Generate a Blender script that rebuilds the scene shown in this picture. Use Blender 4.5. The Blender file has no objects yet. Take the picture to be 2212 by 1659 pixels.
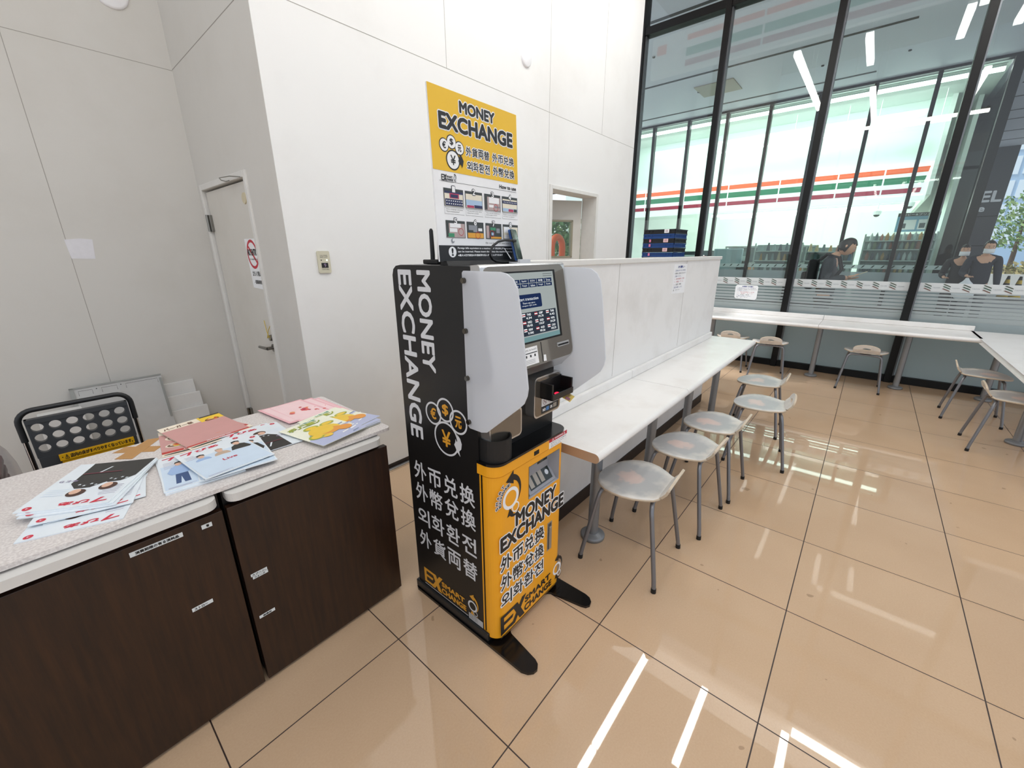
import bpy, bmesh, math, random
from mathutils import Vector, Matrix
RND = random.Random(11)
SC = bpy.context.scene
COL = SC.collection
PI = math.pi

def lin(h):
    h = h.lstrip('#'); out = []
    for i in (0, 2, 4):
        c = int(h[i:i+2], 16) / 255
        out.append(c / 12.92 if c <= .04045 else ((c + .055) / 1.055) ** 2.4)
    return (*out, 1)

# ------------------------------------------------------------ materials
MATS = {}
def nodes_of(name):
    m = bpy.data.materials.new(name); m.use_nodes = True
    return m, m.node_tree.nodes, m.node_tree.links

def mat(name, hexc, rough=.5, metal=0., spec=.5, emit=0., var=.03, scale=18., trans=0., coat=0., alpha=1., bump=0.):
    if name in MATS: return MATS[name]
    m, n, l = nodes_of(name)
    b = n['Principled BSDF']; c = lin(hexc)
    b.inputs['Roughness'].default_value = rough
    b.inputs['Metallic'].default_value = metal
    b.inputs['Specular IOR Level'].default_value = spec
    b.inputs['Transmission Weight'].default_value = trans
    b.inputs['Coat Weight'].default_value = coat
    b.inputs['Coat Roughness'].default_value = .05
    b.inputs['Alpha'].default_value = alpha
    if emit:
        b.inputs['Emission Color'].default_value = c
        b.inputs['Emission Strength'].default_value = emit
    if var > 0:
        tc = n.new('ShaderNodeTexCoord'); nz = n.new('ShaderNodeTexNoise')
        nz.inputs['Scale'].default_value = scale; nz.inputs['Detail'].default_value = 4
        l.new(tc.outputs['Object'], nz.inputs['Vector'])
        mx = n.new('ShaderNodeMix'); mx.data_type = 'RGBA'
        mx.inputs['A'].default_value = tuple(max(0, x * (1 - var * 2)) for x in c[:3]) + (1,)
        mx.inputs['B'].default_value = tuple(min(1, x * (1 + var * 2)) for x in c[:3]) + (1,)
        l.new(nz.outputs['Fac'], mx.inputs['Factor']); l.new(mx.outputs['Result'], b.inputs['Base Color'])
        if bump:
            bp = n.new('ShaderNodeBump'); bp.inputs['Strength'].default_value = bump; bp.inputs['Distance'].default_value = .002
            l.new(nz.outputs['Fac'], bp.inputs['Height']); l.new(bp.outputs['Normal'], b.inputs['Normal'])
    else:
        b.inputs['Base Color'].default_value = c
    MATS[name] = m
    return m

def mat_emit(name, hexc, s):
    if name in MATS: return MATS[name]
    m, n, l = nodes_of(name)
    n.remove(n['Principled BSDF']); e = n.new('ShaderNodeEmission')
    e.inputs['Color'].default_value = lin(hexc); e.inputs['Strength'].default_value = s
    l.new(e.outputs[0], n['Material Output'].inputs['Surface'])
    MATS[name] = m
    return m

def mat_glass(name, tint='#eef6f4', gain=1.0):
    """clear pane: straight transmission with a Schlick mirror on top"""
    if name in MATS: return MATS[name]
    m, n, l = nodes_of(name)
    n.remove(n['Principled BSDF'])
    t = n.new('ShaderNodeBsdfTransparent'); t.inputs['Color'].default_value = lin(tint)
    g = n.new('ShaderNodeBsdfGlossy'); g.inputs['Roughness'].default_value = 0
    ge = n.new('ShaderNodeNewGeometry'); dt = n.new('ShaderNodeVectorMath'); dt.operation = 'DOT_PRODUCT'
    l.new(ge.outputs['Normal'], dt.inputs[0]); l.new(ge.outputs['Incoming'], dt.inputs[1])
    def mth(op, a, b=None):
        k = n.new('ShaderNodeMath'); k.operation = op
        for i, x in enumerate((a, b)):
            if x is None: continue
            if isinstance(x, (int, float)): k.inputs[i].default_value = x
            else: l.new(x, k.inputs[i])
        return k.outputs[0]
    ab = mth('ABSOLUTE', dt.outputs['Value'])
    f = mth('ADD', mth('MULTIPLY', mth('POWER', mth('SUBTRACT', 1.0, ab), 5.0), .96), .045 * gain)
    mx = n.new('ShaderNodeMixShader'); l.new(f, mx.inputs[0]); l.new(t.outputs[0], mx.inputs[1]); l.new(g.outputs[0], mx.inputs[2])
    l.new(mx.outputs[0], n['Material Output'].inputs['Surface'])
    MATS[name] = m
    return m

def mat_film(name, hexc, see=.25, transl=.5):
    """frosted film: part clear, part scattering both ways"""
    if name in MATS: return MATS[name]
    m, n, l = nodes_of(name)
    n.remove(n['Principled BSDF']); c = lin(hexc)
    t = n.new('ShaderNodeBsdfTransparent'); d = n.new('ShaderNodeBsdfDiffuse'); tr = n.new('ShaderNodeBsdfTranslucent')
    nz = n.new('ShaderNodeTexNoise'); nz.inputs['Scale'].default_value = 3
    mc = n.new('ShaderNodeMix'); mc.data_type = 'RGBA'
    mc.inputs['A'].default_value = tuple(x * .96 for x in c[:3]) + (1,); mc.inputs['B'].default_value = c
    tc = n.new('ShaderNodeTexCoord'); l.new(tc.outputs['Object'], nz.inputs['Vector']); l.new(nz.outputs['Fac'], mc.inputs['Factor'])
    l.new(mc.outputs['Result'], d.inputs['Color']); l.new(mc.outputs['Result'], tr.inputs['Color'])
    a = n.new('ShaderNodeMixShader'); a.inputs[0].default_value = transl
    l.new(d.outputs[0], a.inputs[1]); l.new(tr.outputs[0], a.inputs[2])
    b = n.new('ShaderNodeMixShader'); b.inputs[0].default_value = 1 - see
    l.new(t.outputs[0], b.inputs[1]); l.new(a.outputs[0], b.inputs[2])
    l.new(b.outputs[0], n['Material Output'].inputs['Surface'])
    MATS[name] = m
    return m

def mat_wood(name, c0, c1, axis='Z', rough=.35, scale=5.):
    if name in MATS: return MATS[name]
    m, n, l = nodes_of(name); b = n['Principled BSDF']
    b.inputs['Roughness'].default_value = rough
    tc = n.new('ShaderNodeTexCoord'); mp = n.new('ShaderNodeMapping')
    s = [14, 14, 14]; s['XYZ'.index(axis)] = .9
    mp.inputs['Scale'].default_value = s
    nz = n.new('ShaderNodeTexNoise'); nz.inputs['Scale'].default_value = scale; nz.inputs['Detail'].default_value = 8; nz.inputs['Roughness'].default_value = .65
    cr = n.new('ShaderNodeValToRGB'); cr.color_ramp.elements[0].color = lin(c0); cr.color_ramp.elements[1].color = lin(c1)
    cr.color_ramp.elements[0].position = .3; cr.color_ramp.elements[1].position = .72
    l.new(tc.outputs['Object'], mp.inputs['Vector']); l.new(mp.outputs[0], nz.inputs['Vector'])
    l.new(nz.outputs['Fac'], cr.inputs[0]); l.new(cr.outputs[0], b.inputs['Base Color'])
    MATS[name] = m
    return m

def mat_stain(name, hexc, stain, amount=.5, scale=1.5, rough=.55, spec=.35, fine=0):
    """painted panel with faint cloudy dirt"""
    if name in MATS: return MATS[name]
    m, n, l = nodes_of(name); b = n['Principled BSDF']
    b.inputs['Roughness'].default_value = rough; b.inputs['Specular IOR Level'].default_value = spec
    tc = n.new('ShaderNodeTexCoord'); nz = n.new('ShaderNodeTexNoise')
    nz.inputs['Scale'].default_value = scale; nz.inputs['Detail'].default_value = 9; nz.inputs['Roughness'].default_value = .62
    cr = n.new('ShaderNodeValToRGB'); cr.color_ramp.elements[0].position = .48; cr.color_ramp.elements[1].position = .8
    cr.color_ramp.elements[0].color = (0, 0, 0, 1); cr.color_ramp.elements[1].color = (amount, amount, amount, 1)
    mx = n.new('ShaderNodeMix'); mx.data_type = 'RGBA'; mx.inputs['A'].default_value = lin(hexc); mx.inputs['B'].default_value = lin(stain)
    l.new(tc.outputs['Object'], nz.inputs['Vector']); l.new(nz.outputs['Fac'], cr.inputs[0]); l.new(cr.outputs[0], mx.inputs['Factor'])
    res = mx.outputs['Result']
    if fine:
        n2 = n.new('ShaderNodeTexNoise'); n2.inputs['Scale'].default_value = fine; n2.inputs['Detail'].default_value = 3
        c2 = n.new('ShaderNodeValToRGB'); c2.color_ramp.elements[0].position = .42; c2.color_ramp.elements[1].position = .6
        c2.color_ramp.elements[0].color = (.82, .80, .80, 1); c2.color_ramp.elements[1].color = (1, 1, 1, 1)
        m2 = n.new('ShaderNodeMix'); m2.data_type = 'RGBA'; m2.blend_type = 'MULTIPLY'; m2.inputs['Factor'].default_value = 1
        l.new(tc.outputs['Object'], n2.inputs['Vector']); l.new(n2.outputs['Fac'], c2.inputs[0])
        l.new(res, m2.inputs['A']); l.new(c2.outputs[0], m2.inputs['B']); res = m2.outputs['Result']
    l.new(res, b.inputs['Base Color'])
    MATS[name] = m
    return m

# ------------------------------------------------------------ mesh builder
class MB:
    def __init__(s): s.v = []; s.f = []; s.m = []; s.sm = []; s.k = 0
    def add(s, vs, fs, mi=0, smooth=False):
        o = len(s.v); s.v += [tuple(v) for v in vs]
        for f in fs:
            s.f.append(tuple(i + o for i in f)); s.m.append(mi); s.sm.append(smooth)
        return s
    def box(s, a, b, mi=0):
        x0, y0, z0 = [min(p, q) for p, q in zip(a, b)]; x1, y1, z1 = [max(p, q) for p, q in zip(a, b)]
        v = [(x0,y0,z0),(x1,y0,z0),(x1,y1,z0),(x0,y1,z0),(x0,y0,z1),(x1,y0,z1),(x1,y1,z1),(x0,y1,z1)]
        return s.add(v, [(0,3,2,1),(4,5,6,7),(0,1,5,4),(1,2,6,5),(2,3,7,6),(3,0,4,7)], mi)
    def prism(s, pts, fn, t0, t1, mi=0, mi_side=None, smooth=False):
        """closed 2-D outline swept from t0 to t1; fn(u, v, t) -> point"""
        n = len(pts); v = [fn(u, w, t0) for u, w in pts] + [fn(u, w, t1) for u, w in pts]
        s.add(v, [tuple(range(n))[::-1], tuple(range(n, 2 * n))], mi)
        return s.add(v, [(i, (i + 1) % n, n + (i + 1) % n, n + i) for i in range(n)], mi if mi_side is None else mi_side, smooth)
    def cyl(s, p0, p1, r0, r1=None, seg=16, mi=0, caps=True, smooth=True):
        return s.tube([p0, p1], [r0, r0 if r1 is None else r1], seg, mi, caps, smooth)
    def tube(s, path, r, seg=10, mi=0, caps=True, smooth=True):
        path = [Vector(p) for p in path]; n = len(path)
        rs = r if isinstance(r, (list, tuple)) else [r] * n
        v = []; up = None
        for i, p in enumerate(path):
            t = (path[min(i + 1, n - 1)] - path[max(i - 1, 0)]).normalized()
            if up is None:
                up = Vector((0, 0, 1)) if abs(t.z) < .9 else Vector((1, 0, 0))
            x = t.cross(up)
            if x.length < 1e-5: x = t.orthogonal()
            x.normalize(); up = x.cross(t).normalized()
            for k in range(seg):
                a = 2 * PI * k / seg
                v.append(p + x * (math.cos(a) * rs[i]) + up * (math.sin(a) * rs[i]))
        f = [(i*seg+k, i*seg+(k+1) % seg, (i+1)*seg+(k+1) % seg, (i+1)*seg+k) for i in range(n-1) for k in range(seg)]
        s.add(v, f, mi, smooth)
        if caps: s.add(v, [tuple(range(seg))[::-1], tuple(range((n-1)*seg, n*seg))], mi)
        return s
    def lathe(s, prof, c, seg=24, mi=0, smooth=True):
        v = []; n = len(prof)
        for r, z in prof:
            for k in range(seg):
                a = 2 * PI * k / seg; v.append((c[0] + r*math.cos(a), c[1] + r*math.sin(a), c[2] + z))
        f = [(i*seg+k, i*seg+(k+1) % seg, (i+1)*seg+(k+1) % seg, (i+1)*seg+k) for i in range(n-1) for k in range(seg)]
        return s.add(v, f, mi, smooth)
    def ball(s, c, rx, ry=None, rz=None, seg=14, rings=9, mi=0, rot=None):
        ry = rx if ry is None else ry; rz = rx if rz is None else rz; v = []
        for i in range(rings + 1):
            th = PI * i / rings
            for k in range(seg):
                a = 2 * PI * k / seg
                p = Vector((rx*math.sin(th)*math.cos(a), ry*math.sin(th)*math.sin(a), rz*math.cos(th)))
                if rot: p = rot @ p
                v.append(p + Vector(c))
        f = [(i*seg+k, (i+1)*seg+k, (i+1)*seg+(k+1) % seg, i*seg+(k+1) % seg) for i in range(rings) for k in range(seg)]
        return s.add(v, f, mi, True)
    def plate(s, fr, pts, n0, n1, mi=0):
        """flat print or thin plate: 2-D outline on frame fr between heights n0 and n1"""
        return s.prism(pts, lambda u, w, t: fr(u, w, t), n0, n1, mi)
    def face(s, fr, pts, n, mi=0):
        s.k += 1; n += 2.5e-6*s.k
        return s.add([fr(u, w, n) for u, w in pts], [tuple(range(len(pts)))], mi)

def frame(O, U, V):
    O, U, V = Vector(O), Vector(U), Vector(V); N = U.cross(V)
    return lambda u, v, n=0.: O + U*u + V*v + N*n
def rect(u0, v0, u1, v1): return [(u0, v0), (u1, v0), (u1, v1), (u0, v1)]
def rrect(u0, v0, u1, v1, r, seg=5):
    out = []
    for cx, cy, a0 in ((u1-r, v0+r, -90), (u1-r, v1-r, 0), (u0+r, v1-r, 90), (u0+r, v0+r, 180)):
        for k in range(seg + 1):
            a = math.radians(a0 + 90*k/seg); out.append((cx + r*math.cos(a), cy + r*math.sin(a)))
    return out
def disc(cx, cy, rx, ry=None, seg=28):
    ry = rx if ry is None else ry
    return [(cx + rx*math.cos(2*PI*k/seg), cy + ry*math.sin(2*PI*k/seg)) for k in range(seg)]

def obj(name, mb, mats, parent=None, bevel=0., bseg=2, kind=None, sub=0):
    me = bpy.data.meshes.new(name)
    off = Vector()
    p = parent
    while p is not None: off += p.location; p = p.parent
    me.from_pydata([Vector(v) - off for v in mb.v], [], mb.f)
    if not isinstance(mats, (list, tuple)): mats = [mats]
    for m in mats: me.materials.append(m)
    me.polygons.foreach_set('material_index', mb.m); me.polygons.foreach_set('use_smooth', mb.sm)
    me.validate(); me.update()
    o = bpy.data.objects.new(name, me); COL.objects.link(o)
    if parent is not None: o.parent = parent
    if bevel:
        b = o.modifiers.new('bevel', 'BEVEL'); b.width = bevel; b.segments = bseg; b.limit_method = 'ANGLE'; b.angle_limit = math.radians(40)
    if sub:
        b = o.modifiers.new('sub', 'SUBSURF'); b.levels = sub; b.render_levels = sub
    if kind: o['kind'] = kind
    return o
def empty(name, loc):
    o = bpy.data.objects.new(name, None); COL.objects.link(o); o.location = loc; o.empty_display_size = .1
    return o
def tag(o, label, cat, group=None):
    o['label'] = label; o['category'] = cat
    if group: o['group'] = group
    return o
def thing(name, loc, label, cat, group=None): return tag(empty(name, loc), label, cat, group)
def dup(o, parent=None):
    c = o.copy(); COL.objects.link(c)
    if parent is not None: c.parent = parent
    for ch in o.children: dup(ch, c)
    return c

# ------------------------------------------------------------ lettering
_TX = {}
def glyphs(s):
    if s not in _TX:
        cu = bpy.data.curves.new('lettering', 'FONT'); cu.body = s; cu.resolution_u = 3
        o = bpy.data.objects.new('lettering', cu); COL.objects.link(o)
        dg = bpy.context.evaluated_depsgraph_get(); dg.update()
        me = bpy.data.meshes.new_from_object(o.evaluated_get(dg))
        v = [(p.co.x, p.co.y) for p in me.vertices]; f = [tuple(p.vertices) for p in me.polygons]
        bpy.data.objects.remove(o); bpy.data.curves.remove(cu); bpy.data.meshes.remove(me)
        xs = [p[0] for p in v] or [0, 1]; ys = [p[1] for p in v] or [0, 1]
        _TX[s] = (v, f, min(xs), min(ys), max(xs) - min(xs) or 1, max(ys) - min(ys) or 1)
    return _TX[s]
def write(mb, fr, s, u0, v0, u1, v1, mi, n=.0006, bold=0., halo=0., halo_mi=0, slant=0.):
    """the string fitted into the box u0..u1, v0..v1 of a frame; halo = light outline under it"""
    v, f, x0, y0, w, h = glyphs(s)
    P = [(u0 + (x - x0)/w*(u1 - u0) + slant*(y - y0)/h*(v1 - v0), v0 + (y - y0)/h*(v1 - v0)) for x, y in v]
    if halo:
        for k in range(24):
            a = 2*PI*k/12; q = halo*(1 if k < 12 else .5); n += 1.5e-5
            mb.add([fr(u + q*math.cos(a), w_ + q*math.sin(a), n) for u, w_ in P], f, halo_mi)
        n = n + .0002
    sh = [(0, 0)]
    if bold: sh += [(bold*math.cos(2*PI*k/8), bold*math.sin(2*PI*k/8)) for k in range(8)]
    for i, (du, dv) in enumerate(sh): mb.add([fr(u + du, w_ + dv, n + 1.5e-5*i) for u, w_ in P], f, mi)
    return mb
def ring(mb, fr, cx, cy, r0, r1, n, mi, a0=0., a1=360., seg=32):
    mb.k += 1; n += 2.5e-6*mb.k
    k0 = []
    for k in range(seg + 1):
        a = math.radians(a0 + (a1 - a0)*k/seg)
        k0.append((cx + r0*math.cos(a), cy + r0*math.sin(a))); k0.append((cx + r1*math.cos(a), cy + r1*math.sin(a)))
    return mb.add([fr(u, v, n) for u, v in k0], [(2*i, 2*i+2, 2*i+3, 2*i+1) for i in range(seg)], mi)
def stroke(mb, fr, pts, w, n, mi):
    """bar of width w (or per-point widths) along a 2-D polyline"""
    mb.k += 1; n += 2.5e-6*mb.k; P = [Vector((*p, 0)) for p in pts]; ws = w if isinstance(w, (list, tuple)) else [w]*len(P); L = []
    for i, p in enumerate(P):
        t = (P[min(i+1, len(P)-1)] - P[max(i-1, 0)]).normalized(); q = Vector((-t.y, t.x, 0))*ws[i]/2
        L += [(p+q)[:2], (p-q)[:2]]
    return mb.add([fr(u, v, n) for u, v in L], [(2*i, 2*i+1, 2*i+3, 2*i+2) for i in range(len(P)-1)], mi)

# ------------------------------------------------------------ camera (solved from the floor joints)
CAM = Vector((-.6744, -1.1976, 1.518)); FPX = 881.93
def _rot():
    yw, pt, rl = math.radians(40.45), math.radians(17.683), math.radians(-.226)
    f = Vector((math.cos(yw)*math.cos(pt), math.sin(yw)*math.cos(pt), -math.sin(pt)))
    r = Vector((math.sin(yw), -math.cos(yw), 0)); u = r.cross(f)
    return math.cos(rl)*r + math.sin(rl)*u, -math.sin(rl)*r + math.cos(rl)*u, f
_r, _u, _f = _rot()
cd = bpy.data.cameras.new('camera'); cd.sensor_width = 36; cd.lens = FPX/2212*36; cd.clip_start = .02; cd.clip_end = 300
cam = bpy.data.objects.new('camera', cd); COL.objects.link(cam)
cam.matrix_world = Matrix(((_r.x, _u.x, -_f.x, CAM.x), (_r.y, _u.y, -_f.y, CAM.y), (_r.z, _u.z, -_f.z, CAM.z), (0, 0, 0, 1)))
SC.camera = cam
SC.view_settings.view_transform = 'Standard'; SC.view_settings.look = 'None'
SC.view_settings.gamma = 1; SC.view_settings.use_curve_mapping = False
# ============================================================ setting
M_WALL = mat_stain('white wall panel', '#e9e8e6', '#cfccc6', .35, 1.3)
M_WALL2 = mat_stain('recess wall shaded', '#d3d0ca', '#c2bdb4', .4, 1.6)  # greyer than the white wall: the recess's dimness is put into the colour
M_JOINT = mat('wall joint', '#9b978f', .8)
M_TRIMW = mat('white painted steel', '#dedcd7', .4)
M_PLINTH = mat('dark brown plinth', '#241812', .5)
M_BLACK = mat('black anodised frame', '#080909', .4, spec=.3)
M_ALU = mat('satin aluminium', '#b9bbbd', .3, .9)

def mat_floor():
    m, n, l = nodes_of('polished beige tile'); b = n['Principled BSDF']
    tc = n.new('ShaderNodeTexCoord'); sp = n.new('ShaderNodeSeparateXYZ'); l.new(tc.outputs['Object'], sp.inputs[0])
    def mth(op, a, c=None, d=None):
        k = n.new('ShaderNodeMath'); k.operation = op
        for i, x in enumerate((a, c, d)):
            if x is None: continue
            if isinstance(x, (int, float)): k.inputs[i].default_value = x
            else: l.new(x, k.inputs[i])
        return k.outputs[0]
    def dist(o): return mth('MULTIPLY', mth('SUBTRACT', .5, mth('ABSOLUTE', mth('SUBTRACT', mth('FRACT', mth('DIVIDE', o, .6)), .5))), .6)
    d = mth('MINIMUM', dist(sp.outputs['X']), dist(sp.outputs['Y']))
    line = mth('LESS_THAN', d, .0021)
    cell = n.new('ShaderNodeCombineXYZ')
    l.new(mth('FLOOR', mth('DIVIDE', sp.outputs['X'], .6)), cell.inputs[0]); l.new(mth('FLOOR', mth('DIVIDE', sp.outputs['Y'], .6)), cell.inputs[1])
    wn = n.new('ShaderNodeTexWhiteNoise'); l.new(cell.outputs[0], wn.inputs['Vector'])
    nz = n.new('ShaderNodeTexNoise'); nz.inputs['Scale'].default_value = 2.2; nz.inputs['Detail'].default_value = 7
    l.new(tc.outputs['Object'], nz.inputs['Vector'])
    sp2 = n.new('ShaderNodeTexNoise'); sp2.inputs['Scale'].default_value = 160; l.new(tc.outputs['Object'], sp2.inputs['Vector'])
    f = mth('ADD', mth('ADD', mth('MULTIPLY', wn.outputs['Value'], .25), mth('MULTIPLY', nz.outputs['Fac'], .75)), mth('MULTIPLY', mth('SUBTRACT', sp2.outputs['Fac'], .5), .5))
    mx = n.new('ShaderNodeMix'); mx.data_type = 'RGBA'; mx.inputs['A'].default_value = lin('#bfa080'); mx.inputs['B'].default_value = lin('#d2b596')
    l.new(f, mx.inputs['Factor'])
    # scuffs
    sc = n.new('ShaderNodeTexNoise'); sc.inputs['Scale'].default_value = 9; sc.inputs['Detail'].default_value = 2; l.new(tc.outputs['Object'], sc.inputs['Vector'])
    spot = mth('GREATER_THAN', sc.outputs['Fac'], .735)
    m3 = n.new('ShaderNodeMix'); m3.data_type = 'RGBA'; m3.inputs['B'].default_value = lin('#8d7459'); l.new(mth('MULTIPLY', spot, .5), m3.inputs['Factor']); l.new(mx.outputs['Result'], m3.inputs['A'])
    m2 = n.new('ShaderNodeMix'); m2.data_type = 'RGBA'; m2.inputs['B'].default_value = lin('#2e1d17')
    l.new(line, m2.inputs['Factor']); l.new(m3.outputs['Result'], m2.inputs['A']); l.new(m2.outputs['Result'], b.inputs['Base Color'])
    l.new(mth('ADD', mth('MULTIPLY', line  , .5), .02), b.inputs['Roughness'])
    b.inputs['Specular IOR Level'].default_value = .62
    return m
obj('floor', MB().box((-4, -6, -.1), (6.12, 3.2, 0)), mat_floor(), kind='structure')

H = 6.4
def joint_x(mb, x0, x1, y, z): mb.box((x0, y-.0006, z-.0016), (x1, y, z+.0016), 1)
def joint_z(mb, x, y, z0, z1): mb.box((x-.0014, y-.0006, z0), (x+.0014, y, z1), 1)
# long white wall with the passage opening
w = MB()
w.box((.3222, 1.25, .035), (2.765, 1.41, H)); w.box((3.635, 1.25, .035), (4.455, 1.41, H)); w.box((2.765, 1.25, 2.12), (3.635, 1.41, H))
joint_x(w, .33, 4.455, 1.25, 2.71); joint_z(w, 2.722, 1.25, .04, H); joint_z(w, 1.531, 1.25, 2.71, H); joint_z(w, 3.67, 1.25, 2.71, H)
obj('wall_back', w, [M_WALL, M_JOINT], kind='structure')
obj('baseboard_back', MB().box((.321, 1.243, 0), (2.76, 1.25, .034)).box((3.64, 1.243, 0), (4.455, 1.25, .034)), M_PLINTH, kind='structure')
obj('trim_1', MB().box((.32, 1.212, 0), (2.76, 1.235, .012)), M_ALU, kind='structure', bevel=.003)
# side of the projecting block, with the service door in it
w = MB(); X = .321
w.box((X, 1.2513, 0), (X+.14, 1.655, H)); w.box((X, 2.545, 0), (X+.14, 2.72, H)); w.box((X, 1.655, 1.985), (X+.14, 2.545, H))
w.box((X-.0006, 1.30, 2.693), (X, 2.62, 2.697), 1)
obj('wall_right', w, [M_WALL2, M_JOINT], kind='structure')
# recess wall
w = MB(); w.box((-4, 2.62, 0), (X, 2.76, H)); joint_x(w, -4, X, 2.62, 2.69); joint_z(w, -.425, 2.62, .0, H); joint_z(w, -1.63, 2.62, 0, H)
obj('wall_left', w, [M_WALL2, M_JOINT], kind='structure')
obj('ceiling', MB().box((-3, -4.6, H), (6.12, 3.2, H+.1)), mat_stain('ceiling board', '#e6e6e4', '#dcdad6', .4, .6), kind='structure')

# service door
M_DOOR = mat_stain('painted steel door', '#d6d2ca', '#c4beb3', .5, 2.)
M_STEEL = mat('brushed steel', '#8f8d88', .3, 1.)
d = MB().box((X+.012, 1.7, .012), (X+.05, 2.5, 1.938))
door = obj('door_1', d, M_DOOR, kind='structure', bevel=.002)
fb = MB().box((X-.012, 1.655, 0), (X+.06, 1.69, 1.985)).box((X-.012, 2.51, 0), (X+.06, 2.545, 1.985)).box((X-.012, 1.69, 1.95), (X+.06, 2.51, 1.985))
obj('frame', fb, M_TRIMW, door, bevel=.003)
obj('gap_dark', MB().box((X+.055, 1.66, 0), (X+.075, 2.54, 1.96)), mat('door gap black', '#100d0b', .9), door)  # near-black sheet standing in for the dark of the door gap
b = MB().cyl((X+.012, 1.752, .925), (X-.03, 1.752, .925), .011, mi=0).cyl((X+.013, 1.752, .925), (X+.004, 1.752, .925), .026)
b.tube([(X-.03, 1.75, .925), (X-.034, 1.78, .925), (X-.034, 1.88, .921)], [.0105, .0105, .009], 10)
obj('handle', b, M_STEEL, door)
obj('lock', MB().cyl((X+.013, 1.752, .993), (X-.006, 1.752, .993), .022, .019, 20), M_STEEL, door)
for z in (1.735, .26):
    b = MB().box((X-.006, 2.472, z-.055), (X+.016, 2.53, z+.055)); b.cyl((X-.012, 2.503, z-.056), (X-.012, 2.503, z+.056), .009, seg=10)
    obj('hinge', b, M_STEEL, door, bevel=.002)
obj('grommet', MB().cyl((X+.013, 1.785, 1.845), (X+.006, 1.785, 1.845), .034, .031, 24), mat('beige plastic', '#cfc4a6', .5), door)
b = MB().tube([(X-.012, 1.72, 1.952), (X-.05, 1.78, 1.958), (X-.055, 1.94, 1.965), (X-.03, 2.0, 1.962), (X-.02, 1.95, 1.95), (X-.03, 1.86, 1.945)], .0028, 8)
obj('closer_arm', b, M_STEEL, door)
def cord(name, pts, r, m, parent=None): return obj(name, MB().tube(pts, r, 6), m, parent)
t = thing('cord', (X, 1.76, .99), 'yellow cord crossed and tied over the lock of the service door', 'cord')
b = MB().tube([(X+.006, 1.828, 1.1), (X-.003, 1.785, 1.03), (X-.005, 1.745, .985)], .0022, 6).tube([(X+.006, 1.703, 1.1), (X-.003, 1.755, 1.045), (X-.004, 1.797, .986)], .0022, 6).tube([(X-.004, 1.76, 1.01), (X-.014, 1.752, .998), (X-.004, 1.737, 1.005)], .0025, 6)
obj('strand', b, mat('yellow cord', '#d7b94a', .7), t)
FS = frame((X+.0115, 2.0, 0), (0, -1, 0), (0, 0, 1))     # sign sheet on the door, read from -X
s = thing('no_entry_sign', (X, 1.81, 1.46), 'white no entry sheet with red circle taped on the service door', 'sign')
b = MB().plate(FS, [(.09, 1.312), (.287, 1.305), (.297, 1.613), (.078, 1.616)], 0, .0012, 0)
ring(b, FS, .178, 1.521, .072, .089, .0016, 1); stroke(b, FS, [(.118, 1.575), (.238, 1.467)], .017, .0016, 1)
write(b, FS, 'NO ENTRY', .098, 1.515, .262, 1.552, 2, .002, bold=.002); write(b, FS, 'for unauthorized', .118, 1.487, .24, 1.498, 2, .002)
write(b, FS, '立ち入り禁止', .12, 1.388, .256, 1.418, 2, .0016, bold=.001); write(b, FS, '- 従業員専用 -', .13, 1.338, .262, 1.362, 2, .0016, bold=.001)
obj('sheet', b, [mat('white paper', '#f0f1f2', .6), mat('sign red', '#c22236', .5), mat('print black', '#17181a', .5)], s)

# round covers and call panel on the walls
def cover(x, y, z, r, label):
    b = MB().lathe([(0, .016), (r*.86, .0155), (r*.97, .011), (r, .004), (r, 0)], (0, 0, 0), 40)
    b.v = [(vx + x, y - vz, vy + z) for vx, vy, vz in b.v]
    tag(obj('round_cover', b, mat('white plastic cover', '#f1f0f2', .35)), label, 'wall cover', 'round wall covers')
cover(2.384, 1.25, 3.01, .06, 'round white cover plate high on the white wall right of the poster')
cover(.085, 2.62, 3.03, .088, 'round white cover plate on the left recess wall at the top edge')
s = thing('call_panel', (.506, 1.25, 1.477), 'beige wall control panel with small black window beside the kiosk poster', 'control panel')
FW = frame((0, 1.25, 0), (1, 0, 0), (0, 0, 1))
b = MB().plate(FW, rrect(.470, 1.415, .542, 1.538, .008), 0, .011)
obj('housing', b, mat('aged beige plastic', '#cdc8b2', .45), s, bevel=.003)
b = MB().face(FW, rect(.487, 1.444, .527, 1.472), .0114, 0).plate(FW, disc(.489, 1.487, .0032), .011, .012, 0)
write(b, FW, '9', .502, 1.448, .514, 1.468, 2, .0118); write(b, FW, 'CALL PANEL', .484, 1.510, .528, 1.516, 0, .0114); write(b, FW, 'RESET LAMP', .484, 1.501, .528, 1.507, 0, .0114); write(b, FW, 'TOKYO BELL', .486, 1.432, .53, 1.440, 0, .0114)
obj('display', b, [mat('print black', '#17181a'), M_BLACK, mat('violet digit', '#a58fb0', .4)], s)
obj('indicator_lamp', MB().plate(FW, disc(.522, 1.487, .0042), .011, .0128), mat_emit('lamp green white', '#e8fff0', 1.6), s)
tag(obj('clear_tape_patch', MB().plate(frame((0, 2.62, 0), (1, 0, 0), (0, 0, 1)), [(-.425, 1.500), (-.318, 1.497), (-.306, 1.615), (-.36, 1.620), (-.432, 1.612)], 0, .0015), mat('cloudy tape', '#dfdde1', .25, spec=.7, bump=.6, scale=40)), 'cloudy tape patch stuck on the left recess wall', 'tape')

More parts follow.
